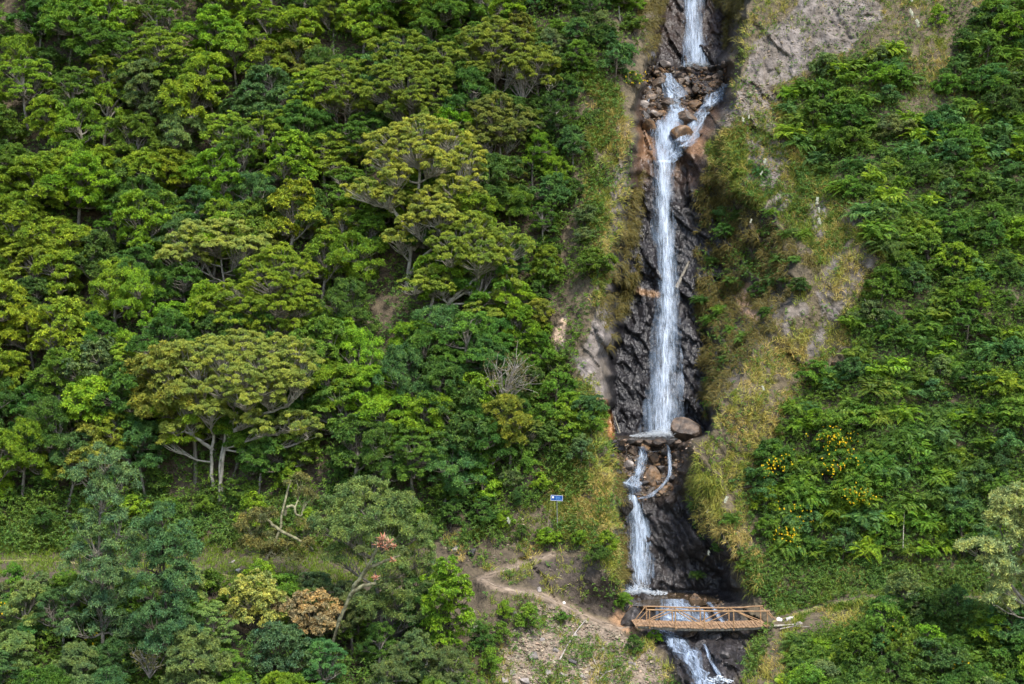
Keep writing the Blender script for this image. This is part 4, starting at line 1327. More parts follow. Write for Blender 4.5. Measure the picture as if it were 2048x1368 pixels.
mb = MB()
tufts(mb, scatter([RIDGE], 2100, -.15, 1.4, 1.0), 13, .46, .030, spread=.75, droop=.7)
tufts(mb, scatter([SPURG], 1000, -.1, 1.3, 2.0), 13, .48, .030, spread=.7)
tufts(mb, scatter([SPURU], 800, -.1, 1.5, 3.0), 12, .55, .030)
tufts(mb, scatter([RTOP], 1700, -.05, 1.6, 4.0, avoid=ROCKP[:1]), 11, .48, .030)
tufts(mb, scatter([RTOP], 350, None), 8, .40, .030)
tufts(mb, scatter([RMIDG], 1300, -.1, 1.5, 5.0), 12, .52, .030)
tufts(mb, scatter([LOWC], 420, .1, 1.6, 6.0), 12, .5, .028)
tufts(mb, scatter([MIDC], 520, 0, 1.6, 7.0), 12, .42, .028)
tufts(mb, scatter([RBANK], 500, .1, 1.5, 8.0), 12, .45, .028)
tufts(mb, scatter([DRYB], 420, -.1, 1.2, 10.0), 12, .42, .028, spread=.7)
tufts(mb, scatter([[(1400, 900), (1440, 980), (1500, 1080), (1560, 1200), (1520, 1215), (1470, 1120), (1425, 1050), (1380, 980)]], 420, -.1, 1.0, 9.0), 14, .75, .028, stand=.2, droop=1.8)
tag(mb.build("dry_grass", M['grass_dry']), kind="stuff")
mb = MB()
tufts(mb, scatter([RIDGE], 650, .05, 2.0, 21.0), 12, .5, .030)
tufts(mb, scatter([SPURG], 450, .05, 1.5, 22.0), 12, .55, .030)
tufts(mb, scatter([SPURU], 260, .1, 1.5, 23.0), 12, .5, .030)
tufts(mb, scatter([RTOP], 900, .05, 1.6, 24.0), 11, .45, .030)
tufts(mb, scatter([RMIDG], 1200, -.1, 1.5, 25.0), 12, .5, .030)
tufts(mb, scatter([LOWC], 350, .1, 1.6, 26.0), 12, .5, .028)
tufts(mb, scatter([MIDC], 330, .1, 1.6, 27.0), 12, .45, .028)
tufts(mb, scatter([RBANK], 1500, -.2, 1.5, 28.0, avoid=[DRYB]), 11, .4, .028)
tufts(mb, scatter([LBANK], 1400, -.1, 1.5, 29.0), 11, .4, .030)
tag(mb.build("green_grass", M['grass_green']), kind="stuff")
mb = MB()
tufts(mb, scatter([LTERR], 4200, None), 9, .26, .026, droop=.6)
tufts(mb, scatter([[(1560, 1232), (1650, 1198), (1760, 1186), (2100, 1186), (2100, 1215), (1760, 1210), (1650, 1222), (1580, 1245)]], 1500, None), 9, .24, .026, droop=.6)
tag(mb.build("terrace_grass", M['turf']), kind="stuff")
mb = MB()
tufts(mb, scatter([WALLR], 1700, -.1, 1.0, 31.0), 16, .6, .030, stand=.0, droop=2.0)
tufts(mb, scatter([LWALL], 600, -.1, 1.0, 32.0), 16, .7, .030, stand=.0, droop=2.0)
tufts(mb, scatter([UPL, UPR], 350, -.1, 1.0, 33.0), 14, .6, .030, stand=.0, droop=2.0)
tufts(mb, scatter([[(1235, 900), (1262, 1010), (1256, 1180), (1236, 1180), (1225, 1000)]], 200, -.1, 1.0, 34.0), 14, .6, .030, stand=.0, droop=2.0)
tag(mb.build("hanging_moss_grass", M['moss_hang']), kind="stuff")
mb = MB()
sprigs(mb, scatter([RTOP], 1500, .0, 1.5, 41.0), 3, 6, .15, .065, .15, .16)
sprigs(mb, scatter([RMIDG], 1700, -.1, 1.5, 42.0), 4, 6, .16, .065, .2, .18)
sprigs(mb, scatter([RIDGE], 800, .1, 1.5, 43.0), 3, 6, .15, .065, .15, .16)
sprigs(mb, scatter([SPURG, SPURU], 600, .0, 1.3, 44.0), 4, 6, .17, .07, .25, .2)
sprigs(mb, scatter([LOWC], 500, .1, 1.4, 45.0), 4, 6, .16, .065, .2, .2)
sprigs(mb, scatter([MIDC], 420, .1, 1.4, 46.0), 4, 6, .16, .065, .2, .2)
sprigs(mb, scatter([RBANK], 2600, -.3, 1.5, 47.0, avoid=[DRYB]), 4, 6, .16, .065, .2, .2)
sprigs(mb, scatter([LBANK], 2600, -.3, 1.5, 48.0), 4, 6, .19, .075, .3, .22)
sprigs(mb, scatter([WALLR], 650, .05, 1.2, 49.0), 4, 6, .17, .065, .2, .2)
tag(mb.build("low_herbs", M['herb']), kind="stuff")
mb = MB()
sprigs(mb, scatter([FOREST], 6000, None), 6, 6, .24, .09, .9, .42)
sprigs(mb, scatter([RIMSHRUB], 1500, -.2, 1.5, 51.0), 5, 6, .2, .08, .5, .3)
sprigs(mb, scatter([R_UP], 4500, -.6, 1.5, 52.0), 6, 6, .16, .055, .45, .3)
sprigs(mb, scatter([R_MID], 4200, None), 6, 6, .16, .058, .6, .35)
sprigs(mb, scatter([R_LOW], 2200, None), 6, 6, .16, .058, .6, .35)
sprigs(mb, scatter([FORE], 3000, None), 6, 6, .22, .085, .9, .42)
tag(mb.build("undergrowth", M['under']), kind="stuff")


def stones(mb, uv, smin, smax, off=.0):
    p = ground(uv[:, 0], uv[:, 1], off)
    n = len(p)
    s = smin * (smax / smin) ** (U(0, 1, n) ** 2.0)
    base = np.array([[1, 0, 0], [0, 1, 0], [-1, 0, 0], [0, -1, 0], [0, 0, 1], [0, 0, -1]], float)
    V = base[None] * U(.5, 1.2, (n, 6, 1)) + rng.normal(0, .16, (n, 6, 3))
    V = V * np.stack([s, s * U(.6, 1, n), s * U(.45, .8, n)], -1)[:, None]
    a = U(0, 6.28, n)
    ca, sa = np.cos(a), np.sin(a)
    x = V[..., 0] * ca[:, None] - V[..., 1] * sa[:, None]
    y = V[..., 0] * sa[:, None] + V[..., 1] * ca[:, None]
    V = np.stack([x, y, V[..., 2]], -1) + p[:, None]
    f = np.array([[0, 1, 4], [1, 2, 4], [2, 3, 4], [3, 0, 4], [1, 0, 5], [2, 1, 5], [3, 2, 5], [0, 3, 5]])
    mb.add(V.reshape(-1, 3), (np.arange(n)[:, None, None] * 6 + f[None]).reshape(-1, 3))


mb = MB()
stones(mb, scatter([SCREE], 9000, -.35, 2.0, 61.0), .035, .20, .04)
stones(mb, scatter([LOWC], 1500, None), .03, .12, .03)
stones(mb, scatter([MIDC], 900, .0, 1.5, 62.0), .03, .12, .03)
stones(mb, scatter([SIGNSOIL], 250, None), .03, .14, .03)
stones(mb, scatter([ROCKP[0], ROCKP[1], ROCKP[2]], 900, -.1, 1.5, 63.0, bare=False), .04, .16, .02)
tag(mb.build("gravel", M['gravel']), kind="stuff")
BFIELD = [(1290, 135), (1455, 132), (1462, 165), (1425, 215), (1395, 235), (1300, 245), (1278, 225)]
BLOW = [(1218, 884), (1392, 876), (1372, 930), (1345, 985), (1290, 1005), (1240, 985), (1225, 930)]
mb = MB()
stones(mb, scatter([BFIELD], 1500, None), .05, .22, .1)
stones(mb, scatter([BLOW], 900, None), .05, .2, .1)
stones(mb, scatter([[(1245, 1190), (1440, 1192), (1450, 1215), (1250, 1215)]], 400, None), .05, .2, .05)
tag(mb.build("wet_gravel", M['gravel_wet']), kind="stuff")

# ------------------------------------------------------------------ boulders
import bmesh
BOULD = []
for q in range(9):
    bm = bmesh.new()
    bmesh.ops.create_icosphere(bm, subdivisions=4, radius=1.0)
    co = np.array([x.co[:] for x in bm.verts])
    for w in range(13):                      # flat cleavage faces
        d = unit(rng.normal(0, 1, 3))
        h = U(.48, .82)
        t = co @ d
        co = co - np.where(t > h, (t - h) * .93, 0)[:, None] * d
    co = co * (1 + .07 * fbm(co[:, 0] * 1.6 + q * 9, co[:, 1] * 1.6, co[:, 2] * 1.6, 4))[:, None]
    for x, c in zip(bm.verts, co):
        x.co = c
    me = bpy.data.meshes.new("boulder")
    bm.to_mesh(me)
    bm.free()
    me.materials.append(M['rock_brown'])
    me.polygons.foreach_set("use_smooth", np.ones(len(me.polygons), bool))
    try:
        me.set_sharp_from_angle(angle=math.radians(30))
    except Exception:
        pass
    BOULD.append(me)


def boulder(u, v, ru, rv=None, mat='rock_brown', label=None, group='boulders in the cascades', sink=.25, adj=None, rot=None, d=None):
    rv = rv or ru * .75
    D = float(depth(u, v)) if d is None else d
    pix = FPX / D
    o = link('boulder' if ru > 6.5 else 'stone', BOULD[int(rng.integers(len(BOULD)))], None, P(u, v, D - ru / pix * sink))
    o.rotation_euler = (U(-.5, .5), U(-.5, .5) if rot is None else rot, U(0, 6.28))
    o.scale = (ru / pix * 1.12, ru / pix * U(.85, 1.1), rv / pix * 1.15)
    o.material_slots[0].link = 'OBJECT'
    o.material_slots[0].material = M[mat]
    tone = {'rock_brown': 'brown', 'rock_dark': 'dark wet', 'rock_orange': 'orange-brown', 'rock_grey': 'grey', 'rock_white': 'whitish'}[mat]
    if label:
        tag(o, label, 'boulder', group)
    else:
        sz = 'large' if ru > 13 else 'mid-sized' if ru > 9 else 'small' if ru > 6.5 else 'little'
        shape = 'flat ' if rv < ru * .6 else 'upright ' if rv > ru * 1.05 else ''
        later(o, u, v, f"{sz} {shape}{adj or tone}", 'boulder' if ru > 6.5 else 'stone', 'boulder' if ru > 6.5 else 'stone', group, 's')
    return o


boulder(1374, 862, 34, 24, 'rock_brown', 'largest brown boulder leaning over the pool at the foot of the main waterfall', d=103.2)
for (u, v, a, b, m) in ((1228, 884, 10, 6, 'rock_dark'), (1246, 884, 10, 6, 'rock_brown'), (1262, 883, 9, 6, 'rock_dark'), (1278, 884, 10, 6, 'rock_brown'), (1296, 884, 11, 6, 'rock_brown'), (1318, 884, 15, 9, 'rock_brown'), (1342, 884, 11, 6, 'rock_dark'), (1356, 886, 9, 6, 'rock_brown')):
    boulder(u, v, a, b, m, group='boulders in the lower cascade', d=102.0, rot=0.0)
boulder(1301, 952, 19, 23, 'rock_orange', 'tall orange-brown boulder standing in the middle of the lower cascade')
boulder(1292, 1200, 16, 19, 'rock_dark', 'dark pointed boulder at the foot of the lower waterfall, left of the bridge rail')
boulder(1390, 1200, 14, 12, 'rock_orange', 'tan boulder behind the middle of the footbridge')
boulder(1262, 1236, 19, 24, 'rock_dark', 'big dark boulder against the left end of the footbridge', d=90.2)
for (u, v, a, b, m) in ((1286, 895, 12, 11, 'rock_orange'), (1263, 902, 12, 14, 'rock_brown'), (1240, 893, 15, 11, 'rock_dark'), (1306, 917, 13, 11, 'rock_orange'), (1258, 931, 14, 11, 'rock_grey'), (1234, 926, 8, 6, 'rock_brown'),
                        (1222, 912, 9, 8, 'rock_dark'), (1325, 980, 17, 10, 'rock_orange'), (1341, 890, 10, 7, 'rock_brown'), (1356, 915, 13, 12, 'rock_brown'), (1352, 933, 9, 7, 'rock_brown'), (1336, 925, 9, 13, 'rock_brown'), (1322, 938, 11, 9, 'rock_dark'), (1346, 957, 10, 7, 'rock_dark'),
                        (1248, 976, 13, 13, 'rock_dark'), (1255, 960, 10, 6, 'rock_orange'), (1246, 1012, 20, 20, 'rock_dark'), (1275, 989, 9, 6, 'rock_dark'), (1225, 938, 7, 6, 'rock_brown'), (1366, 892, 9, 8, 'rock_brown'), (1328, 905, 9, 7, 'rock_dark'), (1312, 935, 9, 10, 'rock_orange'),
                        (1355, 975, 9, 7, 'rock_dark'), (1235, 945, 9, 7, 'rock_dark'), (1290, 965, 8, 6, 'rock_dark'), (1315, 990, 8, 5, 'rock_brown'), (1340, 970, 8, 6, 'rock_brown'), (1228, 895, 9, 9, 'rock_dark'),
                        (1375, 915, 9, 8, 'rock_brown'), (1280, 915, 7, 6, 'rock_brown'), (1240, 912, 8, 7, 'rock_brown')):
    boulder(u, v, a, b, m, group='boulders in the lower cascade')
for (u, v, a, b, m) in ((1328, 128, 15, 9, 'rock_grey'), (1335, 206, 17, 12, 'rock_brown'), (1388, 212, 17, 10, 'rock_orange'), (1412, 200, 14, 11, 'rock_brown'), (1362, 153, 11, 9, 'rock_brown'), (1318, 167, 14, 11, 'rock_brown'), (1360, 198, 12, 7, 'rock_dark'), (1303, 112, 10, 12, 'rock_dark'),
                        (1310, 150, 15, 8, 'rock_brown'), (1300, 188, 12, 8, 'rock_brown'), (1450, 128, 12, 8, 'rock_brown'), (1375, 240, 24, 15, 'rock_brown'), (1296, 250, 18, 11, 'rock_orange'), (1362, 272, 22, 20, 'rock_orange'), (1312, 232, 13, 8, 'rock_brown')):
    boulder(u, v, a, b, m, group='boulders under the upper waterfall')
for (u, v, a) in ((1362, 137, 8), (1378, 139, 7), (1394, 138, 8.5), (1410, 138, 7), (1424, 136, 9), (1440, 134, 10)):
    boulder(u, v, a, a * .7, 'rock_brown' if a < 8 else 'rock_dark', group='boulders under the upper waterfall', d=float(depth(1390, 140)) - .9)
bp_ = poisson(BFIELD, 11, 1600)
for (u, v) in bp_:
    if abs(u - (1338 + (v - 150) * .25)) < 9 and 145 < v < 235: continue
    a = float(4.5 + 8.5 * rng.random() ** 2)
    boulder(u, v, a, a * U(.65, 1.0), ['rock_brown', 'rock_brown', 'rock_orange', 'rock_dark', 'rock_grey'][int(rng.choice(5, p=[.45, .2, .12, .13, .10]))], group='boulders under the upper waterfall')
for (u, v, a, b, m) in ((1260, 1194, 10, 7, 'rock_brown'), (1276, 1203, 10, 8, 'rock_dark'), (1408, 1203, 8, 8, 'rock_orange'), (1425, 1208, 8, 6, 'rock_brown'), (1372, 1194, 8, 5, 'rock_brown'), (1345, 1192, 8, 5, 'rock_brown'), (1250, 1212, 10, 9, 'rock_dark'),
                        (1400, 1290, 12, 14, 'rock_dark'), (1330, 1262, 13, 7, 'rock_dark'), (1380, 1266, 22, 7, 'rock_brown'), (1430, 1275, 16, 10, 'rock_dark'), (1445, 1310, 15, 12, 'rock_dark'), (1470, 1270, 12, 6, 'rock_brown'), (1350, 1225, 8, 9, 'rock_dark'), (1380, 1225, 12, 9, 'rock_brown'),
                        (1560, 1240, 8, 4, 'rock_white'), (1578, 1238, 10, 5, 'rock_white'), (1590, 1234, 7, 4, 'rock_grey'), (1600, 1246, 8, 4, 'rock_grey')):
    boulder(u, v, a, b, m, group='stones around the footbridge')
for (u, v, a, b, m) in ((943, 1107, 12, 11, 'rock_dark'), (912, 1098, 8, 9, 'rock_grey'), (472, 1142, 9, 4, 'rock_white'), (464, 1126, 8, 5, 'rock_grey'), (1078, 1180, 7, 7, 'rock_grey'), (952, 1258, 9, 8, 'rock_grey'), (1030, 1230, 8, 8, 'rock_grey'), (1068, 1315, 13, 12, 'rock_grey'), (1145, 1325, 12, 8, 'rock_dark'),
                        (1264, 1330, 9, 9, 'rock_grey'), (1095, 1345, 9, 7, 'rock_grey'), (1125, 1350, 11, 7, 'rock_grey'), (1050, 1362, 12, 8, 'rock_grey'), (1165, 1355, 9, 6, 'rock_grey'), (1025, 1345, 7, 6, 'rock_grey'), (1110, 1300, 7, 5, 'rock_grey'), (1150, 1270, 6.8, 5, 'rock_grey'), (1205, 1300, 8, 5, 'rock_grey'),
                        (1085, 1280, 7, 5, 'rock_grey'), (1010, 1362, 9, 6, 'rock_grey'), (1672, 727, 9, 8, 'rock_orange'), (1818, 1192, 7, 4, 'rock_white'), (1128, 1207, 5, 4, 'rock_white'), (1140, 1065, 7, 4, 'rock_grey'), (1118, 1064, 6, 3, 'rock_white')):
    boulder(u, v, a, b, m, group='stones on the slopes')


# ------------------------------------------------------------------ water
def water_mat(name, density, sx_, sy_, tint=(.74, .80, .86), seed=0.0, soft=.30):
    m, nt, out = new_mat(name)
    at = N(nt, "ShaderNodeAttribute", attribute_name="flow")
    mp = N(nt, "ShaderNodeMapping")
    mp.inputs["Scale"].default_value = (sx_, sy_, 1)
    mp.inputs["Location"].default_value = (seed, seed * 2, 0)
    nt.links.new(at.outputs["Vector"], mp.inputs[0])
    no = N(nt, "ShaderNodeTexNoise", i_Scale=1.0, i_Detail=6.0, i_Roughness=.62, i_Distortion=.4)
    nt.links.new(mp.outputs[0], no.inputs["Vector"])
    sep = N(nt, "ShaderNodeSeparateXYZ")
    nt.links.new(at.outputs["Vector"], sep.inputs[0])
    # z of the flow vector = 1 at the core, 0 at the ragged edge
    ad = N(nt, "ShaderNodeMath", operation='MULTIPLY_ADD')
    ad.inputs[1].default_value = .20
    nt.links.new(sep.outputs[2], ad.inputs[0])
    nt.links.new(no.outputs[0], ad.inputs[2])
    mr = N(nt, "ShaderNodeMapRange", i_1=density, i_2=density + soft)
    nt.links.new(ad.outputs[0], mr.inputs[0])
    d = N(nt, "ShaderNodeBsdfPrincipled", i_Roughness=.35)
    d.inputs["Base Color"].default_value = (*tint, 1)
    bp = N(nt, "ShaderNodeBump", i_Strength=.6, i_Distance=.12)
    nt.links.new(no.outputs[0], bp.inputs["Height"])
    nt.links.new(bp.outputs[0], d.inputs["Normal"])
    t = N(nt, "ShaderNodeBsdfTransparent")
    mx = N(nt, "ShaderNodeMixShader")
    nt.links.new(mr.outputs[0], mx.inputs[0])
    nt.links.new(t.outputs[0], mx.inputs[1])
    nt.links.new(d.outputs[0], mx.inputs[2])
    nt.links.new(mx.outputs[0], out.inputs[0])
    return m


WM = water_mat("falling_water", .55, 5.5, .8, (.42, .51, .64), 0.0, .42)
WS = water_mat("water_veil", .50, 3.0, .35, (.32, .42, .56), 4.0, .9)
m, nt, out = new_mat("water_threads")
_d = N(nt, "ShaderNodeBsdfDiffuse")
_d.inputs[0].default_value = (.54, .64, .76, 1)
_t = N(nt, "ShaderNodeBsdfTransparent")
_x = N(nt, "ShaderNodeMixShader")
_g = N(nt, "ShaderNodeNewGeometry")
_r = N(nt, "ShaderNodeMapRange", i_3=.06, i_4=.55)
nt.links.new(_g.outputs["Random Per Island"], _r.inputs[0])
nt.links.new(_r.outputs[0], _x.inputs[0])
nt.links.new(_t.outputs[0], _x.inputs[1])
nt.links.new(_d.outputs[0], _x.inputs[2])
nt.links.new(_x.outputs[0], out.inputs[0])
STR = m
foam_m = noise_mat("foam_white", (.48, .54, .60), (.70, .74, .78), 8, .5, .4)
strand_m = noise_mat("water_strands", (.48, .57, .68), (.68, .74, .80), 3, .4, 0)


def fall(name, pl, off=.9, strands=900, tw=.017, slen=(.25, .9), veil=1.5, free=True):
    a = np.array(pl, float)
    sg = np.concatenate([[0], np.cumsum(np.hypot(*np.diff(a[:, :2], axis=0).T))])
    s = np.arange(0, sg[-1] + .1, 3.0)
    u, v, w = [np.interp(s, sg, a[:, q]) for q in (0, 1, 2)]
    w = w * (1 + .12 * vnoise(s / 14, 1.5, 0) + .08 * vnoise(s / 5, 7.5, 0))
    u = u + 1.5 * vnoise(s / 18, 4.5, 0)
    dd = depth(u, v, not free) - off
    ker = np.ones(5) / 5
    dd = np.convolve(np.pad(dd, 2, 'edge'), ker, 'valid')
    mb = MB()
    flow = []
    K = 9
    layers = [(1.0, 0.0, 0, None), (veil, -.12, 1, None)]
    if not free:
        layers = [(.42, .0, 0, 3.1), (.34, .05, 0, 9.7), (.30, .1, 0, 15.3), (.25, .05, 0, 27.9), (1.35, -.1, 1, None)]
    for wm, extra, mat, br_ in layers:
        x = np.linspace(-1, 1, K)
        uc = u if br_ is None else u + w * 1.05 * vnoise(s / 13, br_, 1.0)
        wv = w * wm if br_ is None else w * wm * np.clip(1 + 1.1 * vnoise(s / 9, br_ + 2, 2.0), .25, 2)
        uu = uc[:, None] + x[None] * wv[:, None]
        ddd = dd[:, None] + .35 * x[None] ** 2 - extra + .05 * vnoise(uu / 8, v[:, None] / 20, 2)
        p = P(uu, np.repeat(v[:, None], K, 1), ddd)
        n = len(s)
        q = (np.arange(n - 1)[:, None] * K + np.arange(K - 1)[None]).reshape(-1)
        mb.add(p, np.stack([q, q + K, q + K + 1, q + 1], -1), mat)
        fl = np.stack([uu / 30, np.repeat(s[:, None], K, 1) / 30, np.repeat((1 - np.abs(x) ** 2.2)[None], n, 0)], -1)
        flow.append(fl.reshape(-1, 3))
    # separate threads and drops of falling water
    n = int(strands * .45)
    t = U(0, sg[-1], n)
    x = np.clip(rng.normal(0, .5, n), -1.35, 1.35)
    L = U(slen[0], slen[1], n) * 28
    js = [t, np.minimum(t + L * .5, sg[-1] + 2), np.minimum(t + L, sg[-1] + 4)]
    ps = []
    o2 = U(-.05, .3, n)
    for j in js:
        ps.append(P(np.interp(j, s, u) + x * np.interp(j, s, w), np.interp(j, s, v), np.interp(j, s, dd) + .3 * x ** 2 - o2))
    wd = np.array([1., 0, 0]) * (tw * U(.4, 1.3, n))[:, None] * .5
    V = np.stack([ps[0], ps[1] - wd, ps[2], ps[1] + wd], 1).reshape(-1, 3)
    mb.add(V, np.arange(n * 4).reshape(n, 4), 2)
    flow.append(np.zeros((n * 4, 3)))
    me = mb.data(name, [WM, WS, STR], True)
    fa = me.attributes.new("flow", 'FLOAT_VECTOR', 'POINT')
    fa.data.foreach_set("vector", np.concatenate(flow).astype(np.float32).ravel())
    return tag(link(name, me), kind="structure")


fall("waterfall", [(1383, -70, 15), (1384, 0, 17), (1386, 60, 17), (1390, 100, 20), (1391, 137, 26)], strands=900)
fall("waterfall", [(1352, 218, 9), (1345, 236, 17), (1334, 258, 25), (1328, 300, 21), (1326, 325, 19)], off=1.0, strands=600)
fall("waterfall", [(1326, 320, 17), (1325, 360, 14), (1326, 420, 15), (1330, 480, 15), (1334, 540, 14), (1335, 610, 16), (1331, 680, 19), (1330, 760, 22), (1328, 820, 25), (1326, 867, 28)], off=1.3, strands=3200, veil=1.75)
fall("water_stream", [(1336, 146, 7), (1340, 165, 14), (1352, 185, 20), (1350, 205, 14), (1356, 222, 14), (1345, 240, 20)], off=.7, strands=500, free=False)
fall("water_stream", [(1458, 168, 7), (1440, 188, 20), (1422, 208, 13), (1402, 228, 12), (1394, 255, 11), (1380, 282, 12), (1352, 312, 12), (1338, 326, 9)], off=1.0, strands=600, free=False)
fall("water_stream", [(1392, 236, 5), (1376, 262, 12), (1358, 290, 14), (1340, 318, 12)], off=1.0, strands=200, free=False)
fall("water_stream", [(1318, 240, 4), (1316, 262, 6), (1318, 290, 6), (1320, 318, 6)], off=.8, strands=120, free=False)
fall("water_stream", [(1355, 212, 6), (1368, 222, 8), (1362, 240, 8)], off=.4, strands=90, free=False)
fall("water_stream", [(1300, 172, 3), (1302, 184, 5), (1296, 205, 3)], off=.3, strands=60, free=False)
fall("water_stream", [(1282, 893, 8), (1284, 908, 10), (1282, 930, 8), (1276, 950, 8), (1262, 966, 18), (1268, 985, 14), (1268, 1000, 17)], off=.85, strands=650, free=False)
fall("water_stream", [(1288, 904, 5), (1305, 903, 8), (1318, 902, 4)], off=.5, strands=60, free=False)
fall("water_stream", [(1334, 886, 3), (1338, 910, 4), (1341, 930, 4), (1340, 948, 4), (1332, 962, 4), (1318, 978, 5), (1300, 992, 9), (1278, 998, 12)], off=.75, strands=260, free=False)
fall("water_stream", [(1262, 966, 5), (1250, 972, 4), (1258, 985, 5), (1264, 996, 6)], off=.5, strands=70, free=False)
fall("waterfall", [(1268, 990, 14), (1272, 1020, 13), (1278, 1045, 17), (1281, 1080, 20), (1280, 1120, 21), (1277, 1188, 23)], off=.9, strands=1500)
fall("water_stream", [(1346, 1198, 20), (1356, 1216, 34), (1366, 1248, 42)], off=1.0, strands=900, free=False)
fall("water_stream", [(1395, 1212, 4), (1408, 1228, 7), (1420, 1246, 8)], off=.9, strands=160, free=False)
fall("water_stream", [(1418, 1204, 4), (1430, 1222, 5), (1448, 1246, 5)], off=.9, strands=110, free=False)
fall("water_stream", [(1310, 1256, 12), (1330, 1264, 14), (1350, 1276, 18), (1368, 1300, 24), (1385, 1325, 19), (1402, 1352, 16), (1420, 1372, 26), (1440, 1420, 28)], off=.6, strands=900, free=False)
fall("water_stream", [(1409, 1288, 3), (1418, 1315, 4), (1436, 1345, 5), (1440, 1358, 4)], off=.5, strands=90, free=False)


def flat_pool(name, outline, Z, mat):
    mb = MB()
    v = [P(u, v_, Z * FPX / (684 - v_)) for (u, v_) in outline]
    c = np.mean(v, 0)
    n = len(v)
    mb.add(np.array(v + [c]), [[q, (q + 1) % n, n] for q in range(n)])
    return tag(mb.build(name, mat), kind="structure")


m, nt, out = new_mat("pool_water")
b = N(nt, "ShaderNodeBsdfPrincipled", i_Roughness=.08)
b.inputs["Base Color"].default_value = (.05, .035, .02, 1)
tc = N(nt, "ShaderNodeTexCoord")
no = N(nt, "ShaderNodeTexNoise", i_Scale=3.0, i_Detail=4.0)
nt.links.new(tc.outputs["Object"], no.inputs["Vector"])
bp = N(nt, "ShaderNodeBump", i_Strength=.35, i_Distance=.1)
nt.links.new(no.outputs[0], bp.inputs["Height"])
nt.links.new(bp.outputs[0], b.inputs["Normal"])
nt.links.new(b.outputs[0], out.inputs[0])
M['pool'] = m
flat_pool("pool_water", [(1218, 880), (1222, 873), (1262, 869.5), (1330, 868.5), (1402, 870), (1400, 875), (1345, 879.5), (1290, 880), (1235, 880)], -6.98, M['pool'])
flat_pool("pool_water", [(1246, 1196), (1252, 1186), (1330, 1184), (1420, 1190), (1442, 1204), (1400, 1212), (1330, 1213), (1262, 1212)], -16.95, M['pool'])


def foam(u0, v0, ru, rv, Z, n, big=.10):
    """churned white water at the foot of a fall: lumps and drops"""
    mb = MB()
    a, r = U(0, 6.28, n), np.sqrt(U(0, 1, n))
    u, v = u0 + np.cos(a) * r * ru, v0 + np.sin(a) * r * rv
    p = P(u, v, Z * FPX / (684 - v)) if Z is not None else ground(u, v, .35)
    p[:, 2] += np.abs(rng.normal(0, .06, n)) + .25 * np.exp(-(np.abs(np.cos(a) * r) * 2) ** 2) * U(0, 1, n)
    s = big * U(.3, 1.2, n)
    base = np.array([[1, 0, 0], [0, 1, 0], [-1, 0, 0], [0, -1, 0], [0, 0, .6], [0, 0, -.6]], float)
    V = base[None] * s[:, None, None] * U(.6, 1.3, (n, 6, 1)) * np.array([1.5, 1.2, .55]) + p[:, None]
    f = np.array([[0, 1, 4], [1, 2, 4], [2, 3, 4], [3, 0, 4], [1, 0, 5], [2, 1, 5], [3, 2, 5], [0, 3, 5]])
    mb.add(V.reshape(-1, 3), (np.arange(n)[:, None, None] * 6 + f[None]).reshape(-1, 3))
    return tag(mb.build("foam", foam_m, smooth=True), kind="stuff")


foam(1308, 873, 50, 3.4, -6.9, 900, .045)
foam(1326, 870, 32, 3.4, -6.85, 1300, .05)
foam(1326, 866, 28, 6, -6.5, 500, .03)
foam(1286, 1188, 50, 5.0, -16.9, 900, .05)
foam(1279, 1185, 26, 4.0, -16.85, 900, .05)
foam(1279, 1180, 24, 7, -16.4, 350, .03)
foam(1391, 131, 30, 4, None, 400, .07)
foam(1440, 1364, 26, 5, None, 200, .07)


# ------------------------------------------------------------------ footbridge of peeled poles
DF, DB = 87.9, 89.4


def bpnt(u, v, back=False):
    return P(u, v, DB if back else DF)


br = empty("footbridge", tuple(bpnt(1415, 1256)))
BO = np.array(br.location)


def pole(name, a, b, r, wob=.02, mat='wood', k=8):
    mb = MB()
    pts = bez(a, (a + b) / 2 + U(-wob, wob, 3) * np.array([1, 1, 1.0]), b, 6) - BO
    tube(mb, pts, np.linspace(r * 1.08, r * .92, 6), k)
    return mb.build(name, M[mat], br, True)


def sagged(u, back):
    x = (u - 1295) / 242 if not back else (u - 1288) / 237
    return (1251.5 + 4.5 * (1 - (2 * x - 1) ** 2)) if not back else (1240.5 + 3.5 * (1 - (2 * x - 1) ** 2))


mb = MB()
nP = 44
for q in range(nP):
    t = (q + .5) / nP
    uf, ub = 1270 + t * 270, 1262 + t * 268
    a = bpnt(uf, sagged(np.clip(uf, 1280, 1540), False)) + np.array([0, -.08, U(-.03, .03)])
    b = bpnt(ub, sagged(np.clip(ub, 1275, 1530), True), True) + np.array([0, .08, U(-.012, .012)])
    ax = (b - a) / 2
    w = 270 / nP / FPX * DF / 2 * .9
    box(mb, (a + b) / 2 - BO, np.array([w, 0, U(-.008, .008)]), ax, np.array([0, 0, .025]))
mb.build("deck", M['plank'], br)
for back, D0 in ((False, DF), (True, DB)):
    mb = MB()
    us_ = np.linspace(1276 if not back else 1270, 1546 if not back else 1532, 12)
    pts = np.array([bpnt(x, sagged(np.clip(x, 1280, 1540), back), back) for x in us_]) + np.array([0, .12 if not back else -.12, -.13]) - BO
    tube(mb, pts, .10, 8)
    mb.build("beam", M['bark'], br, True)
FPOST, BPOST = [1299, 1351, 1409, 1467, 1534], [1292, 1344, 1400, 1457, 1521]
for uq in FPOST:
    pole("post", bpnt(uq + .5, sagged(uq, False) + 5), bpnt(uq, 1219.5 + (uq - 1299) * .01), .045, .05)
for uq in BPOST:
    pole("post", bpnt(uq + .5, sagged(uq, True) + 3, True), bpnt(uq, 1213 + 2.5 * (1 - ((uq - 1405) / 116) ** 2), True), .043, .05)
pole("handrail", bpnt(1293, 1219.4), bpnt(1539, 1222.4), .048, .13)
mb = MB()
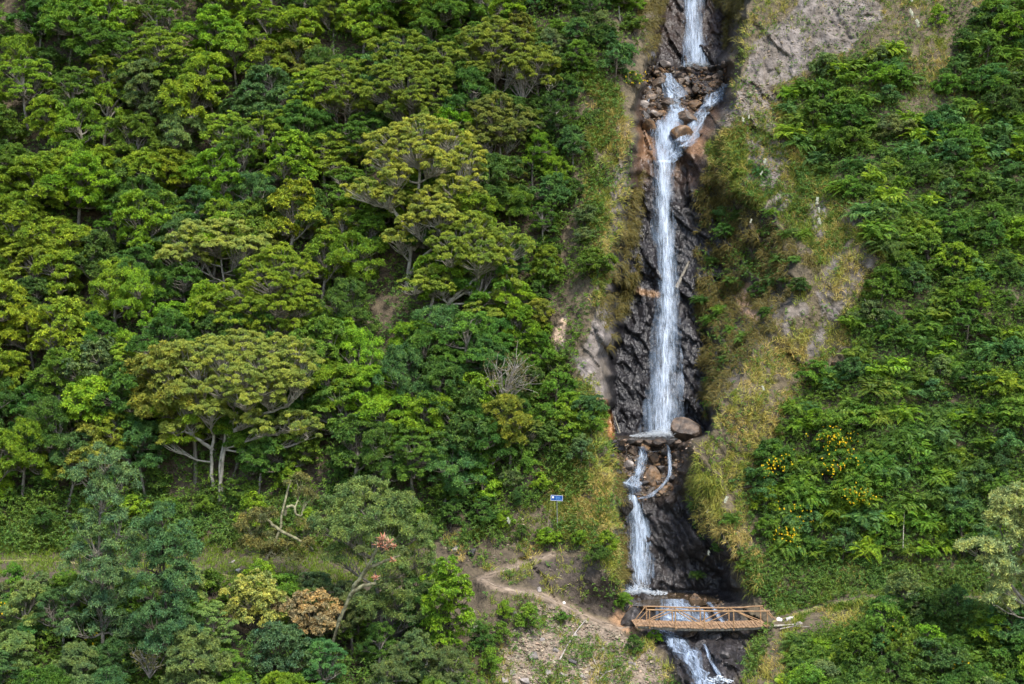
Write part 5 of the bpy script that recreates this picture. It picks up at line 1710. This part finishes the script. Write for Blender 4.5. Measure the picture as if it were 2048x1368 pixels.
xs = np.linspace(1286, 1526, 14)
tube(mb, np.array([bpnt(x, 1213 + 2.8 * (1 - ((x - 1420) / 106) ** 2) * (abs(x - 1420) < 106) + (-1.2 if x > 1500 else 0), True) for x in xs]) - BO, .046, 8)
mb.build("handrail", M['wood'], br, True)
for (x0, y0, x1, y1, bk) in ((1296, 1221, 1272, 1246, 0), (1290, 1214, 1268, 1242, 1), (1302, 1240, 1349, 1222, 0), (1353, 1222, 1407, 1254, 0), (1411, 1247, 1464, 1222, 0), (1470, 1222, 1532, 1252, 0), (1536, 1222, 1553, 1240, 0),
                         (1523, 1214, 1546, 1238, 1), (1295, 1240, 1342, 1216, 1), (1347, 1216, 1398, 1242, 1), (1403, 1243, 1455, 1217, 1), (1460, 1217, 1519, 1240, 1)):
    pole("brace", bpnt(x0, y0, bk), bpnt(x1, y1, bk), .034, .05)
tag(br, "rustic footbridge of orange peeled poles with plank deck over the stream", "footbridge")

# ------------------------------------------------------------------ blue sign
sd = float(depth(1115, 1058)) - .35
sg = empty("blue_sign", tuple(P(1115, 1062, sd)))
SO = np.array(sg.location)
px = sd / FPX
mb = MB()
tube(mb, np.array([P(1115, 1064, sd + .03), P(1114.3, 1030, sd + .03), P(1113.6, 991, sd + .03)]) - SO, .022, 8)
mb.build("post", M['steel'], sg, True)
c = P(1113.5, 996, sd) - SO
tl = np.array([math.cos(.05), 0, -math.sin(.05)])
tu = np.array([math.sin(.05), 0, math.cos(.05)])
yv = np.array([0, .012, 0])
mb = MB()
box(mb, c, tl * 12.2 * px, yv, tu * 5.6 * px)
pn = mb.build("panel", M['blue'], sg)
mb = MB()
for (a, b, hw, hh) in ((0, 5.2, 11.9, .22), (0, -5.2, 11.9, .22), (-11.6, 0, .22, 4.95), (11.6, 0, .22, 4.95)):
    box(mb, c + tl * a * px + tu * b * px - yv * 1.35, tl * hw * px, yv * .2, tu * hh * px)
mb.build("border", M['white'], pn)
mb = MB()
an = np.arange(16) / 16 * 6.2832
disc = c - yv * 1.3 + (-7.5 * px) * tl + 1.2 * px * tu + (np.cos(an)[:, None] * tl + np.sin(an)[:, None] * tu) * 2.0 * px
mb.add(np.concatenate([disc, (disc - yv * .3)]), [[q, (q + 1) % 16, 16 + (q + 1) % 16, 16 + q] for q in range(16)])
mb.add(disc - yv * .3, [[0, q, q + 1] for q in range(1, 15)])
mb.build("emblem", M['white'], pn)
mb = MB()
x = -1.5
for (b, segs) in ((1.8, ((-2.5, 1.2), (-1.0, .8), (.5, 1.0), (2.3, .9), (4.0, .7))), (-1.8, ((-2.6, .9), (-.8, 1.2), (1.4, .8), (3.2, 1.1), (5.4, .8), (7.4, .9)))):
    for (cx, hw) in segs:
        box(mb, c + tl * (cx + 1.5) * px + tu * b * px - yv * 1.35, tl * hw * .75 * px, yv * .2, tu * .5 * px)
mb.build("lettering", noise_mat("sign_lettering", (.12, .3, .55), (.16, .34, .6), 2, .5, 0), pn)
tag(sg, "small blue road sign with white border on a grey post left of the lower waterfall", "sign")


# ------------------------------------------------------------------ fallen wood
def stick(name, label, pts, r, mat='drytwig', off=.25, cat='branch', group='fallen wood on the slopes', twigs=0):
    p = np.array([ground(u, v, off) for (u, v) in pts])
    n = 9
    t = np.linspace(0, 1, n)
    t0 = np.linspace(0, 1, len(p))
    q = np.stack([np.interp(t, t0, p[:, k]) for k in range(3)], -1)
    mb = MB()
    tube(mb, q - q[0], np.linspace(r, r * .5, n), 6)
    for w in range(twigs):
        s = q[int(U(2, 8))] - q[0]
        tube(mb, bez(s, s + U(-.2, .2, 3), s + np.array([U(-.6, .6), U(-.5, 0), U(.1, .5)]), 4), [r * .4, r * .3, r * .25, r * .15], 4)
    tag(mb.build(name, M[mat], smooth=True, loc=tuple(q[0])), label, cat, group)


stick("fallen_branch", "long pale dead branch lying slantwise across the top of the scree", [(1119, 1320), (1135, 1290), (1152, 1263), (1171, 1240)], .06, twigs=2)
stick("fallen_branch", "thin grey branch lying below the earth path on the scree", [(1182, 1305), (1192, 1330), (1205, 1350)], .04, twigs=3)
stick("fallen_branch", "forked grey branch at the bottom edge of the scree", [(1195, 1362), (1212, 1345), (1232, 1338)], .045, twigs=4)
stick("fallen_branch", "dark twiggy branch low on the scree beside the forked one", [(1198, 1345), (1222, 1360), (1246, 1368)], .04, 'bark_dark', twigs=4)
stick("fallen_log", "tan broken log jammed slantwise right of the main waterfall", [(1352, 577), (1362, 556), (1378, 523)], .17, 'bark', off=.2, cat='log')
stick("fallen_log", "grey log lying beyond the right end of the footbridge", [(1548, 1252), (1575, 1250), (1605, 1248)], .08, 'bark_pale', off=.2, cat='log')
stick("fallen_branch", "bent pale branch on the bank past the right end of the footbridge", [(1560, 1258), (1590, 1252), (1622, 1254)], .05, twigs=3)
stick("dry_stalk", "upright straw-coloured stalk standing in the ferns above the grassy path", [(1806, 1096), (1807, 1060), (1809, 1020)], .028, 'bark_pale', off=.9, cat='stalk')
stick("dry_stalk", "thin tan stalk leaning in the shrubs right of the dry grass ridge", [(1760, 652), (1744, 625), (1729, 598)], .03, 'bark_pale', off=.9, cat='stalk')
stick("fallen_branch", "thin pale branch standing against the rock at the main pool's left", [(1240, 866), (1234, 848), (1229, 832)], .05, 'bark_pale', off=.5)

finish_labels()
